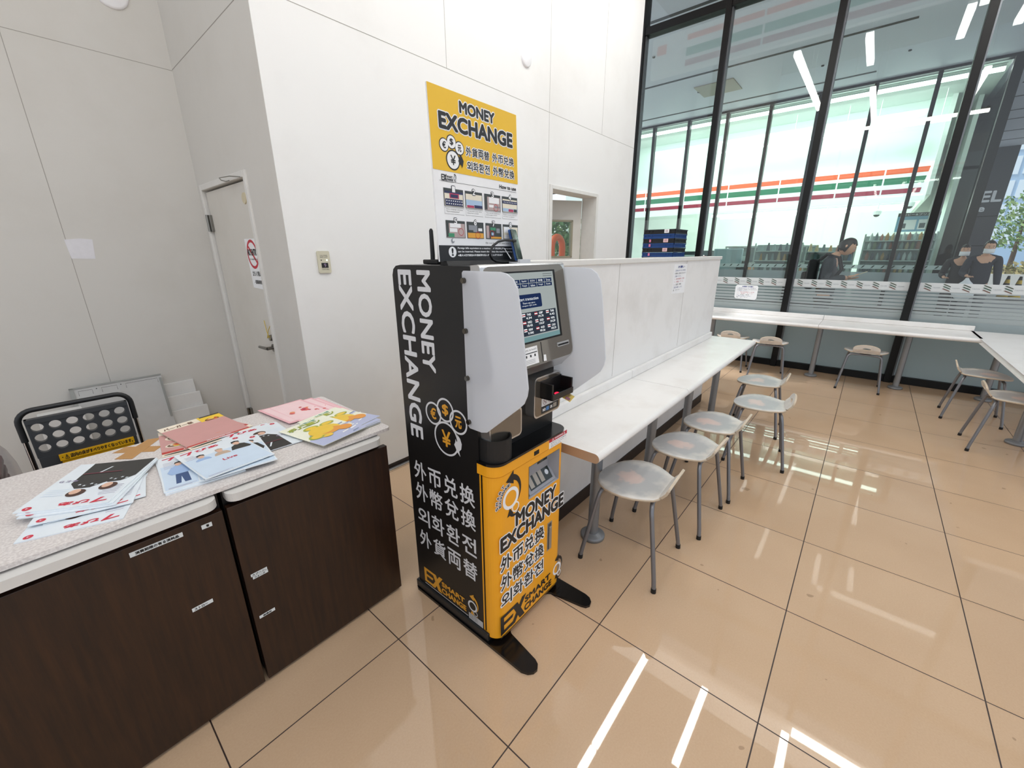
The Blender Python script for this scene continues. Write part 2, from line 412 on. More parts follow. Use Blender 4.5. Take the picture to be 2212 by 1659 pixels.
# passage doorway with its leaf standing ajar, lit view behind
f = MB().box((2.745, 1.236, 0), (2.785, 1.42, 2.135)).box((3.615, 1.236, 0), (3.655, 1.42, 2.135)).box((2.785, 1.236, 2.1), (3.615, 1.42, 2.135))
d2 = obj('door_2', f, M_TRIMW, kind='structure', bevel=.003)
hx, hy, ang = 3.595, 1.41, math.radians(33)
def leaf(u, v, n): return Vector((hx - u*math.cos(ang) + n*math.sin(ang), hy + u*math.sin(ang) + n*math.cos(ang), v))
b = MB()
for r_ in (rect(0, .01, .115, 2.075), rect(.52, .01, .84, 2.075), rect(.115, 1.86, .52, 2.075), rect(.115, .01, .52, 1.49)): b.plate(leaf, r_, 0, .04)
obj('leaf', b, M_DOOR, d2)
b = MB()
for r_ in (rect(.10, 1.475, .535, 1.492), rect(.10, 1.858, .535, 1.875), rect(.10, 1.475, .117, 1.875), rect(.518, 1.475, .535, 1.875)): b.plate(leaf, r_, -.008, .048)
obj('glazing_bead', b, mat('brass brown trim', '#9a927c', .4, .3), d2)
obj('pane', MB().plate(leaf, rect(.117, 1.492, .518, 1.858), .016, .022), mat_glass('clear glass'), d2)

obj('passage_dark_slab', MB().box((2.2, 1.42, 2.3), (4.4, 3.4, 2.36)), mat('passage shade black', '#101114', .8), kind='structure')  # black slab added to darken the gap over the leaf
# low partition carrying the bar
p = MB().box((.74, -.06, 0), (3.775, .02, 1.462)); joint_z(p, 1.645, -.06, .77, 1.46); joint_z(p, 2.817, -.06, .77, 1.46)
pw = obj('wall_partition', p, [mat_stain('white laminate panel', '#e8e7e5', '#c4bfb8', .4, 3.), M_JOINT], kind='structure')
obj('cap', MB().box((.735, -.072, 1.460), (3.785, .032, 1.489)), M_TRIMW, pw, bevel=.004)
obj('plinth', MB().box((.74, -.068, 0), (3.775, -.0595, .085)), M_PLINTH, pw)

# glazed front
GX = 6.0
M_GLASS = mat_glass('shop glass', '#f8fbfa', 1.0)
M_FROST = mat_film('grey frosted film', '#ccd4d6', .10, .62)
M_FROST2 = mat_film('frosted stripe film', '#d3d8d8', .16, .55)
M_WFILM = mat_film('white band film', '#f3f4f4', .05, .45)
ML = [mat('backlit band olive', '#39452f', .5), mat('backlit band green', '#244c38', .5), mat('backlit band rust', '#6b4636', .5), mat('band grey', '#9ba1a6', .5)]  # logo bars darkened: their backlit look is put into the colours
edges = [1.995, .858, -.352, -1.560, -2.768, -3.976]
FG = frame((GX-.004, 0, 0), (0, -1, 0), (0, 0, 1))       # inside face of the glass, u = -Y
gaps = [(1.066, 1.082), (1.028, 1.043), (.988, 1.002), (.946, .959), (.906, .917), (.868, .877), (.832, .838)]
for i in range(len(edges)-1):
    yl, yr = edges[i], edges[i+1]
    b = MB().box((5.935, yl-.068, 0), (6.10, yl, H))                                # mullion
    b.box((5.96, yr, 0), (6.08, yl-.068, .085)).box((5.945, yr, 4.478), (6.09, yl-.068, 4.572))
    wn = obj('window_%d' % (i+1), b, M_BLACK, kind='structure', bevel=.003)
    obj('mullion_sheen', MB().box((5.97, yl-.083, .085), (6.06, yl-.068, 4.478)), mat('mullion sheen grey', '#6d7175', .35, .6), wn)  # lighter strip standing in for the sheen on the mullion's side
    y1 = yl-.083
    obj('pane', MB().box((6.008, yr, .085), (6.016, y1, 4.478)).box((6.008, yr, 4.572), (6.016, y1, H)), M_GLASS, wn)
    obj('frosted_film', MB().box((GX, yr+.001, .086), (GX+.002, y1-.001, .78)), M_FROST, wn)
    b = MB(); z0 = .78
    for g0, g1 in reversed(gaps): b.box((GX, yr+.001, z0), (GX+.002, y1-.001, g0)); z0 = g1
    b.box((GX, yr+.001, z0), (GX+.002, y1-.001, 1.093))
    obj('striped_film', b, M_FROST2, wn)
    b = MB().box((GX, yr+.001, 1.093), (GX+.002, y1-.001, 1.188), 4)
    u = -y1 + .035
    while u < -yr - .06:
        for k, (mi, dv) in enumerate(((0, .060), (1, .036), (2, .012))):
            b.face(FG, [(u, 1.098+dv+.018), (u+.012, 1.098+dv+.022), (u+.064, 1.098+dv-.002), (u+.068, 1.098+dv-.012), (u+.052, 1.098+dv-.006)], .0006, mi)
        if u + .14 < -yr: write(b, FG, '7-ELEVEN', u+.078, 1.131, u+.136, 1.143, 3, .0006)
        u += .152
    obj('logo_band', b, ML + [M_WFILM], wn)
def notice(name, fr, outline, title, lines, label, cols):
    b = MB().plate(fr, outline, 0, .0012, 0)
    us = [p[0] for p in outline]; vs = [p[1] for p in outline]; a, c_, e, g = min(us), max(us), min(vs), max(vs); W, Hh = c_-a, g-e
    write(b, fr, title, a+W*.3, g-Hh*.13, a+W*.8, g-Hh*.06, 1, .0016, bold=.001)
    for k, (txt, mi, x1) in enumerate(lines):
        v = g - Hh*(.24 + .092*k); write(b, fr, txt, a+W*.1, v, a+W*x1, v+Hh*.058, mi, .0016)
    return tag(obj(name, b, cols), label, 'notice')
NC = [mat('white paper', '#f0f1f2', .6), mat('ink blue', '#3b4a86', .5), mat('ink red', '#c0485a', .5), mat('print black', '#17181a')]
L1 = [('ご飲食以外でのご利用は', 1, .9), ('お客様のご迷惑になりますので', 3, .95), ('ご遠慮ください。', 1, .6), ('一、席の長時間のご利用', 2, .85), ('一、勉強・ゲーム', 2, .8), ('一、飲酒・喫煙', 3, .65), ('ご協力お願いします。', 1, .75), ('店　オーナー', 3, .6)]
FP = frame((0, -.0601, 0), (1, 0, 0), (0, 0, 1))
notice('notice', FP, [(2.548, 1.222), (2.828, 1.212), (2.83, 1.436), (2.54, 1.439)], 'お願い', L1, 'white notice sheet taped on the low partition near its far end', NC)
FN = frame((GX-.002, 0, 0), (0, -1, 0), (0, 0, 1))
o_ = [(-.232, .893), (.012, .885), (.032, .905), (.034, 1.062), (.018, 1.082), (-.236, 1.083), (-.254, 1.062), (-.252, .915)]
notice('notice', FN, o_, 'お客様へのお願い', L1, 'white notice sheet with clipped corners stuck on the window glass', NC)
# ============================================================ money exchange kiosk
KB = mat('matt black steel', '#0d0d0e', .42, var=.05)
KB2 = mat('black textured plastic', '#121213', .5, bump=.3, scale=300)
KD = mat('charcoal base steel', '#1c1d1e', .45)
KY = mat('amber painted steel', '#f2a71f', .38, var=.01)
KS = mat('silver bezel edge', '#c9c9c8', .22, .85)
KG = mat('smoked grey bezel', '#807a71', .1, .75)
KW = mat('pale lettering', '#d5d6d8', .5)
KO = mat('amber lettering', '#d99a2b', .5)
PW, PB, PR = mat('white paper', '#f0f1f2', .6), mat('print black', '#17181a', .5), mat('sign red', '#c22236', .5)
k = thing('money_exchange_kiosk', (.455, -.06, 0), 'black and yellow money exchange kiosk with a tilted touch screen beside the island', 'exchange machine')
KX0, KX1 = .231, .68
sect = lambda u, v, t: Vector((t, u, v))               # side profile: u = Y, v = Z, swept in X
prof = [(.155, .05), (.155, 1.445), (.147, 1.466), (.13, 1.478), (.10, 1.482), (-.255, 1.482), (-.27, 1.46), (-.27, .80), (-.27, .05)]
obj('body', MB().prism(prof, sect, KX0, KX1), KB, k, bevel=.003)
obj('side_seam', MB().box((KX0-.0012, -.285, .055), (KX0+.002, -.279, .80)), M_BLACK, k)
b = MB().box((.222, -.30, .012), (.689, .168, .05))
obj('skirting', b, KD, k, bevel=.004)
up = lambda u, v, t: Vector((u, v, t))
foot = [(.216, .150), (.222, .166), (.24, .176), (.668, .176), (.688, .166), (.694, .150), (.694, -.475), (.688, -.500), (.672, -.517), (.652, -.522), (.634, -.512), (.626, -.492), (.598, -.345), (.588, -.332), (.574, -.326), (.338, -.326), (.323, -.332), (.314, -.346), (.288, -.492), (.279, -.510), (.262, -.521), (.243, -.518), (.226, -.503), (.216, -.478)]
obj('base_plate', MB().prism(foot, up, .0, .012), mat('gloss black steel', '#0a0a0b', .18), k, bevel=.003)
# yellow cabinet
def cab(r, x0, x1, y0, y1):
    pts = []
    for cx, a0 in ((x0+r, 180), (x1-r, 270)):
        for q in range(9):
            a = math.radians(a0 + 90*q/8); pts.append((cx + r*math.cos(a), y0 + r + r*math.sin(a)))
    return pts + [(x1, y1), (x0, y1)]
door = MB().prism(cab(.05, .2315, .6795, -.345, -.262), up, .033, .600).prism(cab(.05, .2315, .6795, -.345, -.262), up, .742, .768)
_c = cab(.05, .2315, .6795, -.345, -.262)
door.prism(_c[:9] + [(.4225, -.345), (.4225, -.262), (.2315, -.262)], up, .600, .742)
door.prism([(.6285, -.262), (.6285, -.345)] + _c[9:18] + [(.6795, -.262)], up, .600, .742)
dk = obj('door', door, KY, k)
obj('upper_band', MB().prism(cab(.05, .2285, .6825, -.3485, -.262), up, .772, .814), KY, k)
obj('shelf_top', MB().prism(cab(.055, .2255, .6855, -.3535, -.262), up, .8145, .823), mat('gloss black steel', '#0a0a0b', .18), k, bevel=.002)
FY = frame((0, -.3452, 0), (1, 0, 0), (0, 0, 1))
# coin return recess
b = MB(); g = Vector
o4 = [(.4225, .600), (.6285, .600), (.6285, .742), (.4225, .742)]; i4 = [(.446, .622), (.606, .622), (.606, .726), (.446, .726)]
P = [g((u, -.347, v)) for u, v in o4] + [g((u, -.305, v)) for u, v in i4]
b.add(P, [(i, (i+1) % 4, 4+(i+1) % 4, 4+i) for i in range(4)] + [(4, 5, 6, 7)], 0)
tr = frame((0, -.339, .606), (1, 0, 0), (0, math.sin(.62), math.cos(.62)))
b.plate(tr, rect(.436, 0, .615, .085), 0, .004, 0); b.face(tr, rect(.452, .012, .600, .072), .0044, 1)
for j, u in enumerate((.458, .495, .528)): b.face(tr, rect(u, .018, u+.024, .066), .0049, 2)
b.plate(tr, disc(.578, .044, .011), .004, .0056, 3); b.face(FY, rect(.53, .694, .598, .722), -.0395, 1)
obj('coin_tray', b, [mat('grey plastic', '#93949a', .4), mat('dark glass', '#1d2623', .1), mat('stone grey', '#a39c92', .5), KS], dk)
b = MB().plate(FY, rect(.556, .268, .590, .412), -.0001, .0012, 0); b.face(FY, rect(.561, .274, .585, .406), .0014, 1); b.box((.566, -.352, .280), (.579, -.344, .392), 0)
obj('handle', b, [M_ALU, mat('shadow grey', '#4a4640', .5)], dk, bevel=.0015)
obj('card_reader', MB().box((.450, -.3495, .779), (.482, -.3475, .797)), M_BLACK, k, bevel=.002)
FB = frame((0, -.3487, 0), (1, 0, 0), (0, 0, 1))
b = MB().face(FB, rect(.548, .770, .676, .813), .0003, 0).face(FB, rect(.548, .797, .676, .813), .0006, 1)
write(b, FB, '⚠ WARNING ⚠', .568, .801, .662, .810, 0, .0009, bold=.0005)
for j, v in enumerate((.788, .780, .773)): write(b, FB, ('防犯カメラ作動中', 'Security camera', '24 hours')[j], .560, v, .670-.02*j, v+.005, 2, .0006)
obj('warning_sticker', b, [PW, PR, PB], k)
# swirl logo: big ring, small ring, arrows
def swirl(mb, fr, cx, cy, s, n, wm, dm):
    ring(mb, fr, cx, cy, .030*s, .043*s, n, wm); ring(mb, fr, cx+.026*s, cy-.048*s, .015*s, .020*s, n, wm)
    arc = [(cx+.030*s + .052*s*math.cos(math.radians(a))-.03*s, cy+.018*s + .062*s*math.sin(math.radians(a))) for a in range(-40, 81, 12)]
    stroke(mb, fr, arc, [.002*s+.0021*s*i for i in range(len(arc))], n+.0004, dm)
    ex, ey = arc[-1]; mb.face(fr, [(ex-.035*s, ey-.006*s), (ex+.006*s, ey-.027*s), (ex+.006*s, ey+.026*s)], n+.0004, dm)
    a2 = [(cx+.022*s+.026*s*math.cos(math.radians(a)), cy-.052*s+.026*s*math.sin(math.radians(a))) for a in range(-20, -161, -14)]
    stroke(mb, fr, a2, [.002*s+.0014*s*i for i in range(len(a2))], n+.0004, dm)
    ex, ey = a2[-1]; mb.face(fr, [(ex-.004*s, ey+.022*s), (ex-.018*s, ey-.010*s), (ex+.016*s, ey-.006*s)], n+.0004, dm)
def exlogo(mb, fr, x0, x1, y0, y1, n, mc, ml):
    W, Hh = x1-x0, y1-y0; X_ = lambda t: x0+W*t; Y_ = lambda t: y0+Hh*t
    mb.face(fr, rect(X_(0), Y_(.04), X_(.055), Y_(.93)), n, mc)
    for v in (.04, .42, .78): mb.face(fr, [(X_(0), Y_(v)), (X_(.20-(v > .5)*-.05), Y_(v)), (X_(.22-(v > .5)*-.05), Y_(v+.15)), (X_(0), Y_(v+.15))], n, mc)
    mb.face(fr, [(X_(.17), Y_(.02)), (X_(.245), Y_(.02)), (X_(.45), Y_(.98)), (X_(.37), Y_(.98))], n, mc)
    mb.face(fr, [(X_(.20), Y_(.93)), (X_(.29), Y_(.93)), (X_(.42), Y_(.02)), (X_(.33), Y_(.02))], n, mc)
    write(mb, fr, 'SMART', X_(.43), Y_(.53), X_(.93), Y_(.80), mc, n, bold=Hh*.02); write(mb, fr, 'CHANGE', X_(.42), Y_(.10), X_(.96), Y_(.40), mc, n, bold=Hh*.02)
    mb.face(fr, rect(X_(0), Y_(-.10), X_(1.0), Y_(-.06)), n, ml)
b = MB()
write(b, FY, 'MONEY', .346, .522, .610, .580, 1, .0004, bold=.0035, halo=.0085, halo_mi=0)
write(b, FY, 'EXCHANGE', .258, .452, .671, .512, 1, .0004, bold=.004, halo=.0085, halo_mi=0)
def row(mb, fr, chars, u0, u1, v0, h, mi, bold, halo, hm, n=.0004, w=None):
    p = (u1-u0)/len(chars); w = p*.86 if w is None else w
    for i, ch in enumerate(chars): write(mb, fr, ch, u0+p*i+(p-w)/2, v0, u0+p*i+(p+w)/2, v0+h, mi, n, bold, halo, hm)
row(b, FY, '外币兑换', .252, .535, .360, .064, 1, .0016, .0075, 0)
row(b, FY, '外幣兌換', .252, .535, .270, .066, 1, .0013, .0075, 0)
row(b, FY, '외화환전', .252, .535, .184, .064, 1, .0012, .0075, 0)
exlogo(b, FY, .250, .612, .048, .152, .0006, 1, 1); b.face(FY, rect(.250, .036, .675, .040), .0006, 1)
swirl(b, FY, .316, .660, 1.05, .0004, 0, 1); swirl(b, FY, .642, .118, .74, .0004, 0, 1)
for q, (s_, rr) in enumerate((('SMART', .077), ('EXCHANGE', .060))):
    for i, ch in enumerate(s_):
        a = math.radians(186 - (62 if q == 0 else 84)*i/(len(s_)-1) - q*2); c_ = (.316+rr*math.cos(a), .660+rr*math.sin(a))
        f2 = frame(FY(*c_), (math.sin(a), 0, -math.cos(a)), (math.cos(a), 0, math.sin(a)))
        write(b, f2, ch, -.006, -.005, .006, .006, 1, .0006, .0006, .0028, 0)
obj('front_lettering', b, [PW, PB], dk)
# side lettering, read from -X (u runs to -Y)
FSd = frame((KX0-.0002, 0, 0), (0, -1, 0), (0, 0, 1))
FVt = frame((KX0-.0002, 0, 0), (0, 0, -1), (0, -1, 0))      # turned a quarter clockwise: u runs down
b = MB()
write(b, FVt, 'MONEY', -1.463, -.007, -1.107, .062, 0, .0006, bold=.003); write(b, FVt, 'EXCHANGE', -1.463, -.118, -.810, -.043, 0, .0006, bold=.003)
for ch, cu, cv, r in (('€', .033, .942, .046), ('$', .103, .972, .047), ('元', .172, .942, .047), ('¥', .101, .856, .069)):
    ring(b, FSd, cu, cv, r-.0075, r, .0006, 0); q = r*.42; write(b, FSd, ch, cu-q*.8, cv-q*1.1, cu+q*.8, cv+q*1.1, 1, .0006, bold=.0016)
b.face(FSd, [(.163, .893), (.178, .880), (.186, .860), (.182, .838), (.170, .826), (.175, .806), (.158, .822), (.150, .838), (.144, .846), (.151, .858), (.153, .872), (.158, .862), (.168, .868)], .0008, 0)
for s_, v0 in (('外币兑换', .613), ('外幣兌換', .510), ('외화환전', .388), ('外貨両替', .270)): row(b, FSd, s_, -.128, .250, v0, .083, 0, .0014, 0, 0, .0006, .078)
exlogo(b, FSd, -.110, .178, .066, .154, .0006, 1, 0); swirl(b, FSd, .207, .128, .62, .0006, 0, 1)
obj('side_lettering', b, [KW, KO], k)
b = MB().face(FSd, rect(.183, .052, .266, .084), .0011, 0)
for j in range(4): write(b, FSd, ('MODEL KIOSK', 'AC 100V 50/60Hz', 'SERIAL 0231', 'MADE IN JAPAN')[j], .188, .077-.0065*j, .236, .081-.0065*j, 1, .0014)
obj('rating_label', b, [mat('grey label', '#b8b9ba', .4), PB], k)
# head: silver housing with tilted bezel
prof = [(-.255, 1.484), (-.292, 1.487), (-.300, 1.482), (-.357, 1.180), (-.358, 1.150), (-.350, 1.136), (-.318, 1.104), (-.306, 1.090), (-.262, 1.090), (-.262, 1.484)]
hd = obj('head', MB().prism(prof, sect, .229, .682), KS, k, bevel=.004)
dv = Vector((0, .0585, .3085)); dv.normalize()
FH = frame((0, -.3585, 1.172), (1, 0, 0), dv)                # tilted bezel plane, v runs up the slope
vz = lambda z: (z - 1.172)/dv.z
obj('bezel', MB().plate(FH, rrect(.240, vz(1.146), .671, vz(1.480), .028, 8), .0012, .0032), KG, hd)
b = MB().face(FH, rrect(.300, vz(1.2235), .6115, vz(1.4625), .002, 2), .0036, 0)
sc = lambda u, z: (u, vz(z))
def srect(mb, u0, z0, u1, z1, mi, n=.0044): mb.face(FH, [sc(u0, z0), sc(u1, z0), sc(u1, z1), sc(u0, z1)], n, mi)
s_mats = [M_BLACK, mat_emit('display pale', '#a7afae', .75), mat_emit('display navy', '#27375f', .6), mat_emit('display slate', '#3c4552', .55), mat_emit('display white', '#e9eef0', .9), mat_emit('display red', '#b8404a', .6), mat_emit('display teal', '#7fa3a6', .65), mat_emit('display grey line', '#565b60', .5)]
srect(b, .308, 1.230, .598, 1.457, 1, .004); srect(b, .308, 1.230, .598, 1.246, 6, .0043)
for j in range(6):
    for r_ in range(2): srect(b, .314+.0455*j, 1.408+.0145*(1-r_), .314+.0455*j+.043, 1.4205+.0145*(1-r_), 2)
    lab = (('日本語', 'English'), ('中文', 'Deutsch'), ('Español', 'Français'), ('한국어', 'Italiano'), ('繁體', 'Português'), ('ไทย', 'Русский'))[j]
    for r_ in range(2): write(b, FH, lab[r_], .322+.0455*j, vz(1.4105+.0145*(1-r_)), .347+.0455*j, vz(1.4175+.0145*(1-r_)), 4, .005)
for j in range(2): srect(b, .535, 1.449-.007*j, .590, 1.4505-.007*j, 7)
b.face(FH, rrect(.356, vz(1.340), .510, vz(1.386), .006), .0044, 2)
write(b, FH, 'Start transaction', .382, vz(1.366), .492, vz(1.376), 4, .005); write(b, FH, 'There can use a', .402, vz(1.355), .470, vz(1.3605), 4, .005); write(b, FH, 'coupon QR code.', .398, vz(1.346), .478, vz(1.3515), 4, .005)
srect(b, .312, 1.250, .588, 1.327, 3, .0044)
for r_, rows in enumerate(((('USD', '145.12'), ('TWD', '4.34'), ('GBP', '191.70'), ('THB', '4.42')), (('EUR', '158.30'), ('HKD', '18.42'), ('SGD', '110.37'), ('MYR', '34.29')), (('CNY', '20.11'), ('KRW', '0.1042'), ('AUD', '99.26'), ('CAD', '103.33')))):
    for c_, (cu, va) in enumerate(rows):
        u = .322+.068*c_; z = 1.306-.025*r_
        write(b, FH, cu, u+.026, vz(z+.010), u+.048, vz(z+.017), 4, .005, bold=.0003); write(b, FH, va, u+.020, vz(z-.001), u+.050, vz(z+.006), 4, .005, bold=.0003)
        srect(b, u, z+.008, u+.017, z+.018, (5, 4, 5, 4)[(c_+r_) % 4], .005); srect(b, u, z+.011, u+.017, z+.0145, (4, 5)[(c_+r_) % 2], .0052)
obj('screen', b, s_mats, hd)
b = MB().plate(FH, [sc(.306, 1.152), sc(.450, 1.152), sc(.450, 1.212), sc(.306, 1.212)], .0032, .0036, 0)
write(b, FH, 'EVENTS', .360, vz(1.199), .398, vz(1.205), 1, .004); write(b, FH, 'Do-Tech-ATS', .404, vz(1.200), .444, vz(1.205), 1, .004)
srect(b, .350, 1.1905, .446, 1.1935, 1, .004)
for j in range(4): srect(b, .356+.024*j, 1.178, .364+.024*j, 1.186, 1, .004)
for j in range(3): srect(b, .350, 1.168-.005*j, .430, 1.1688-.005*j, 1, .004)
obj('instruction_sheet', b, [PW, PB], hd)
b = MB().plate(FH, rrect(.568, vz(1.186), .646, vz(1.202), .002, 2), .003, .007, 0); b.plate(FH, rrect(.572, vz(1.1895), .642, vz(1.1955), .001, 2), .0068, .0074, 1)
obj('card_slot', b, [KS, M_BLACK], hd)
b = MB(); srect(b, .472, 1.150, .4755, 1.220, 0, .0038); b.plate(FH, [sc(.478, 1.152), sc(.494, 1.150), sc(.494, 1.172), sc(.482, 1.174)], .003, .0042, 1)
obj('divider', b, [M_BLACK, PW], hd)
# bill modules below the head
FM = frame((0, -.312, 0), (1, 0, 0), (0, 0, 1))
b = MB().plate(FM, rrect(.494, .904, .672, 1.070, .022), -.05, 0, 0).plate(FM, rrect(.501, .911, .665, 1.064, .017), 0, .0012, 1)
md = obj('bill_unit', b, [KS, KG], k)
b = MB().plate(FM, rrect(.245, .872, .420, .985, .018), -.05, 0, 0).plate(FM, rrect(.252, .879, .413, .978, .013), 0, .0012, 1)
obj('coin_unit', b, [KS, KG], k)
b = MB().box((.530, -.37, .984), (.540, -.311, 1.048)).box((.664, -.37, .984), (.672, -.311, 1.048)).box((.530, -.37, .984), (.672, -.311, .990)).box((.530, -.316, .99), (.672, -.311, 1.052)).box((.530, -.374, .984), (.672, -.37, 1.010))
obj('scanner_hood', b, mat('black plastic', '#161718', .3), md, bevel=.002)
obj('scanner_lamp', MB().ball((.598, -.345, .994), .012, .009, .004), mat_emit('red lamp', '#ff1f3a', 2.5), md)
b = MB().face(FM, rect(.540, .916, .655, .978), .0018, 0).face(FM, rect(.540, .916, .655, .945), .0022, 1)
for j in range(3):
    ring(b, FM, .562+.036*j, .962, .0105, .0125, .0022, 2); stroke(b, FM, [(.553+.036*j, .970), (.571+.036*j, .954)], .002, .0022, 2)
    write(b, FM, ('¥', '$', '€')[j], .558+.036*j, .957, .566+.036*j, .967, 1, .0021)
write(b, FM, 'NO', .548, .924, .566, .935, 0, .0026, bold=.0008); write(b, FM, 'OK', .598, .924, .614, .935, 0, .0026, bold=.0008)
b.face(FM, rect(.570, .922, .590, .938), .0026, 3).face(FM, rect(.619, .922, .643, .940), .0026, 4)
obj('bill_sticker', b, [PW, PB, mat('plum print', '#8d5a6b'), mat('note blue', '#4f86c4'), mat('stone grey', '#a39c92')], md)
FC = frame((.6, -.385, .978), (.92, -.39, 0), (.08, .19, .16))
b = MB().plate(frame((.610, -.378, .972), (.958, .287, 0), (-.26, .87, .42)), rect(0, -.02, .07, .022), 0, .001, 0)
b.face(frame((.610, -.378, .972), (.958, .287, 0), (-.26, .87, .42)), rect(.004, -.014, .03, .006), .0014, 1)
write(b, frame((.610, -.378, .972), (.958, .287, 0), (-.26, .87, .42)), 'SAMPLE', .033, -.006, .064, .004, 1, .0014)
obj('guide_card', b, [mat('gold card', '#cfb04a', .35), mat('plum print', '#8d5a6b')], md)
# receipt cup on the shelf
b = MB(); pr = [(.058*math.cos(math.radians(a)), .058*math.sin(math.radians(a))) for a in range(180, 361, 12)]
out = [(-.058, .045)] + pr + [(.058, .045)]; inn = [(x*.90, y*.90 + (.004 if y > 0 else 0)) for x, y in out]
n_ = len(out); cx, cy = .296, -.292
V = [(cx+x, cy+y, .823) for x, y in out] + [(cx+x, cy+y, .905) for x, y in out] + [(cx+x, cy+y, .905) for x, y in inn] + [(cx+x, cy+y, .835) for x, y in inn]
F = [(i+o, (i+1) % n_+o, (i+1) % n_+o+n_, i+o+n_) for o in (0, n_, 2*n_) for i in range(n_)] + [tuple(range(3*n_, 4*n_))]
b.add(V, F, 0, False); cup = obj('receipt_cup', b, KB2, k)
obj('receipt_slip', MB().box((.256, -.262, .86), (.318, -.259, .914)), PW, cup)
# frosted side screens with cap bolts
M_AC = mat_film('frosted acrylic', '#eceef2', .06, .5)
def wing(x, lab):
    out = [(-.235, .952), (-.244, .944), (-.30, .944), (-.325, .951)] + [(-.46, 1.068), (-.480, 1.088), (-.492, 1.115), (-.496, 1.140), (-.470, 1.345), (-.455, 1.425), (-.440, 1.450), (-.415, 1.465), (-.39, 1.469), (-.240, 1.469), (-.234, 1.463)]
    w_ = obj('privacy_screen', MB().prism(out[::-1], lambda u, v, t: Vector((t, u, v)), x, x+.006), M_AC, k, bevel=.0015)
    w_['label'] = lab
    s_ = -1 if x < .4 else 1
    for z in (1.440, 1.283, 1.125, .968):
        x0 = x + (0 if s_ < 0 else .006)
        b_ = MB().cyl((x0 - s_*.012, -.2435, z), (x0 + s_*.009, -.2435, z), .0088, seg=18, mi=0); b_.plate(frame((x0+s_*.0092, -.2435, z), (0, s_, 0), (0, 0, 1)), disc(0, 0, .0066, seg=18), 0, .0006, 0)
        obj('cap_bolt', b_, mat('dark chrome', '#6c675f', .2, 1.), w_, bevel=.001)
wing(.219, 'left frosted privacy screen'); wing(.690, 'right frosted privacy screen')

# ------------------------------------------------------------ poster stand on the kiosk roof
FPo = frame((0, -.1, 1.482), (1, 0, 0), Vector((0, .018, .5245)).normalized())
zz = lambda z: (z - 1.482)
p = thing('poster', (.455, -.1, 1.482), 'tall yellow and white money exchange poster standing on the kiosk roof', 'poster')
obj('board', MB().plate(FPo, rect(.2475, .012, .6625, zz(2.007)), -.006, 0), PW, p)
PY, PBl = mat('poster yellow', '#e9bb2a', .45, var=.01), mat('poster black', '#1b1d20', .45)
b = MB(); b.face(FPo, rect(.2475, zz(1.773), .6625, zz(2.007)), .0008, 0); b.face(FPo, rect(.2475, .012, .6625, zz(1.546)), .0008, 1)
write(b, FPo, 'MONEY', .376, zz(1.954), .540, zz(1.985), 1, .0012, .0022, .0055, 2); write(b, FPo, 'EXCHANGE', .286, zz(1.895), .634, zz(1.938), 1, .0012, .003, .0062, 2)
for ch, cu, z, r in (('€', .299, 1.848, .020), ('$', .331, 1.861, .021), ('元', .365, 1.848, .021), ('¥', .334, 1.809, .030)):
    b.face(FPo, disc(cu, zz(z), r), .0012, 1); b.face(FPo, disc(cu, zz(z), r*.86), .0016, 2); q = r*.46; write(b, FPo, ch, cu-q*.75, zz(z)-q, cu+q*.75, zz(z)+q, 1, .002, .0007)
b.face(FPo, [(.362, zz(1.832)), (.372, zz(1.826)), (.380, zz(1.812)), (.375, zz(1.796)), (.371, zz(1.79)), (.37, zz(1.797)), (.360, zz(1.802)), (.356, zz(1.810)), (.360, zz(1.818)), (.361, zz(1.825)), (.365, zz(1.818))], .0024, 1)
for s_, u0, u1, z, h in (('外貨両替', .392, .508, 1.832, .027), ('外币兑换', .521, .642, 1.832, .027), ('외화환전', .394, .508, 1.788, .028), ('外幣兌換', .522, .643, 1.788, .029)): row(b, FPo, s_, u0, u1, zz(z), h, 1, .0006, .0032, 2, .0012)
exlogo(b, FPo, .279, .330, zz(1.744), zz(1.764), .0012, 1, 1); swirl(b, FPo, .336, zz(1.756), .13, .0012, 3, 1)
write(b, FPo, 'How to use', .556, zz(1.749), .650, zz(1.761), 1, .0012, .0006); b.face(FPo, rect(.270, zz(1.7425), .652, zz(1.7435)), .0012, 1)
PM = [PY, PBl, PW, mat('mid grey print', '#8c9097'), mat('navy print', '#2a3158'), mat('magenta print', '#b13a5c'), mat('sky print', '#a9c3dd'), mat('cream print', '#e6dfcc'), mat('dark scene print', '#3c4242'), mat('amber print', '#e0a23c'), mat('sign red', '#c22236'), mat('green print', '#3f8f6a'), mat('rose grey print', '#b9a5a2')]
cols = [(.2835, .370), (.3785, .4615), (.4725, .558), (.567, .656)]
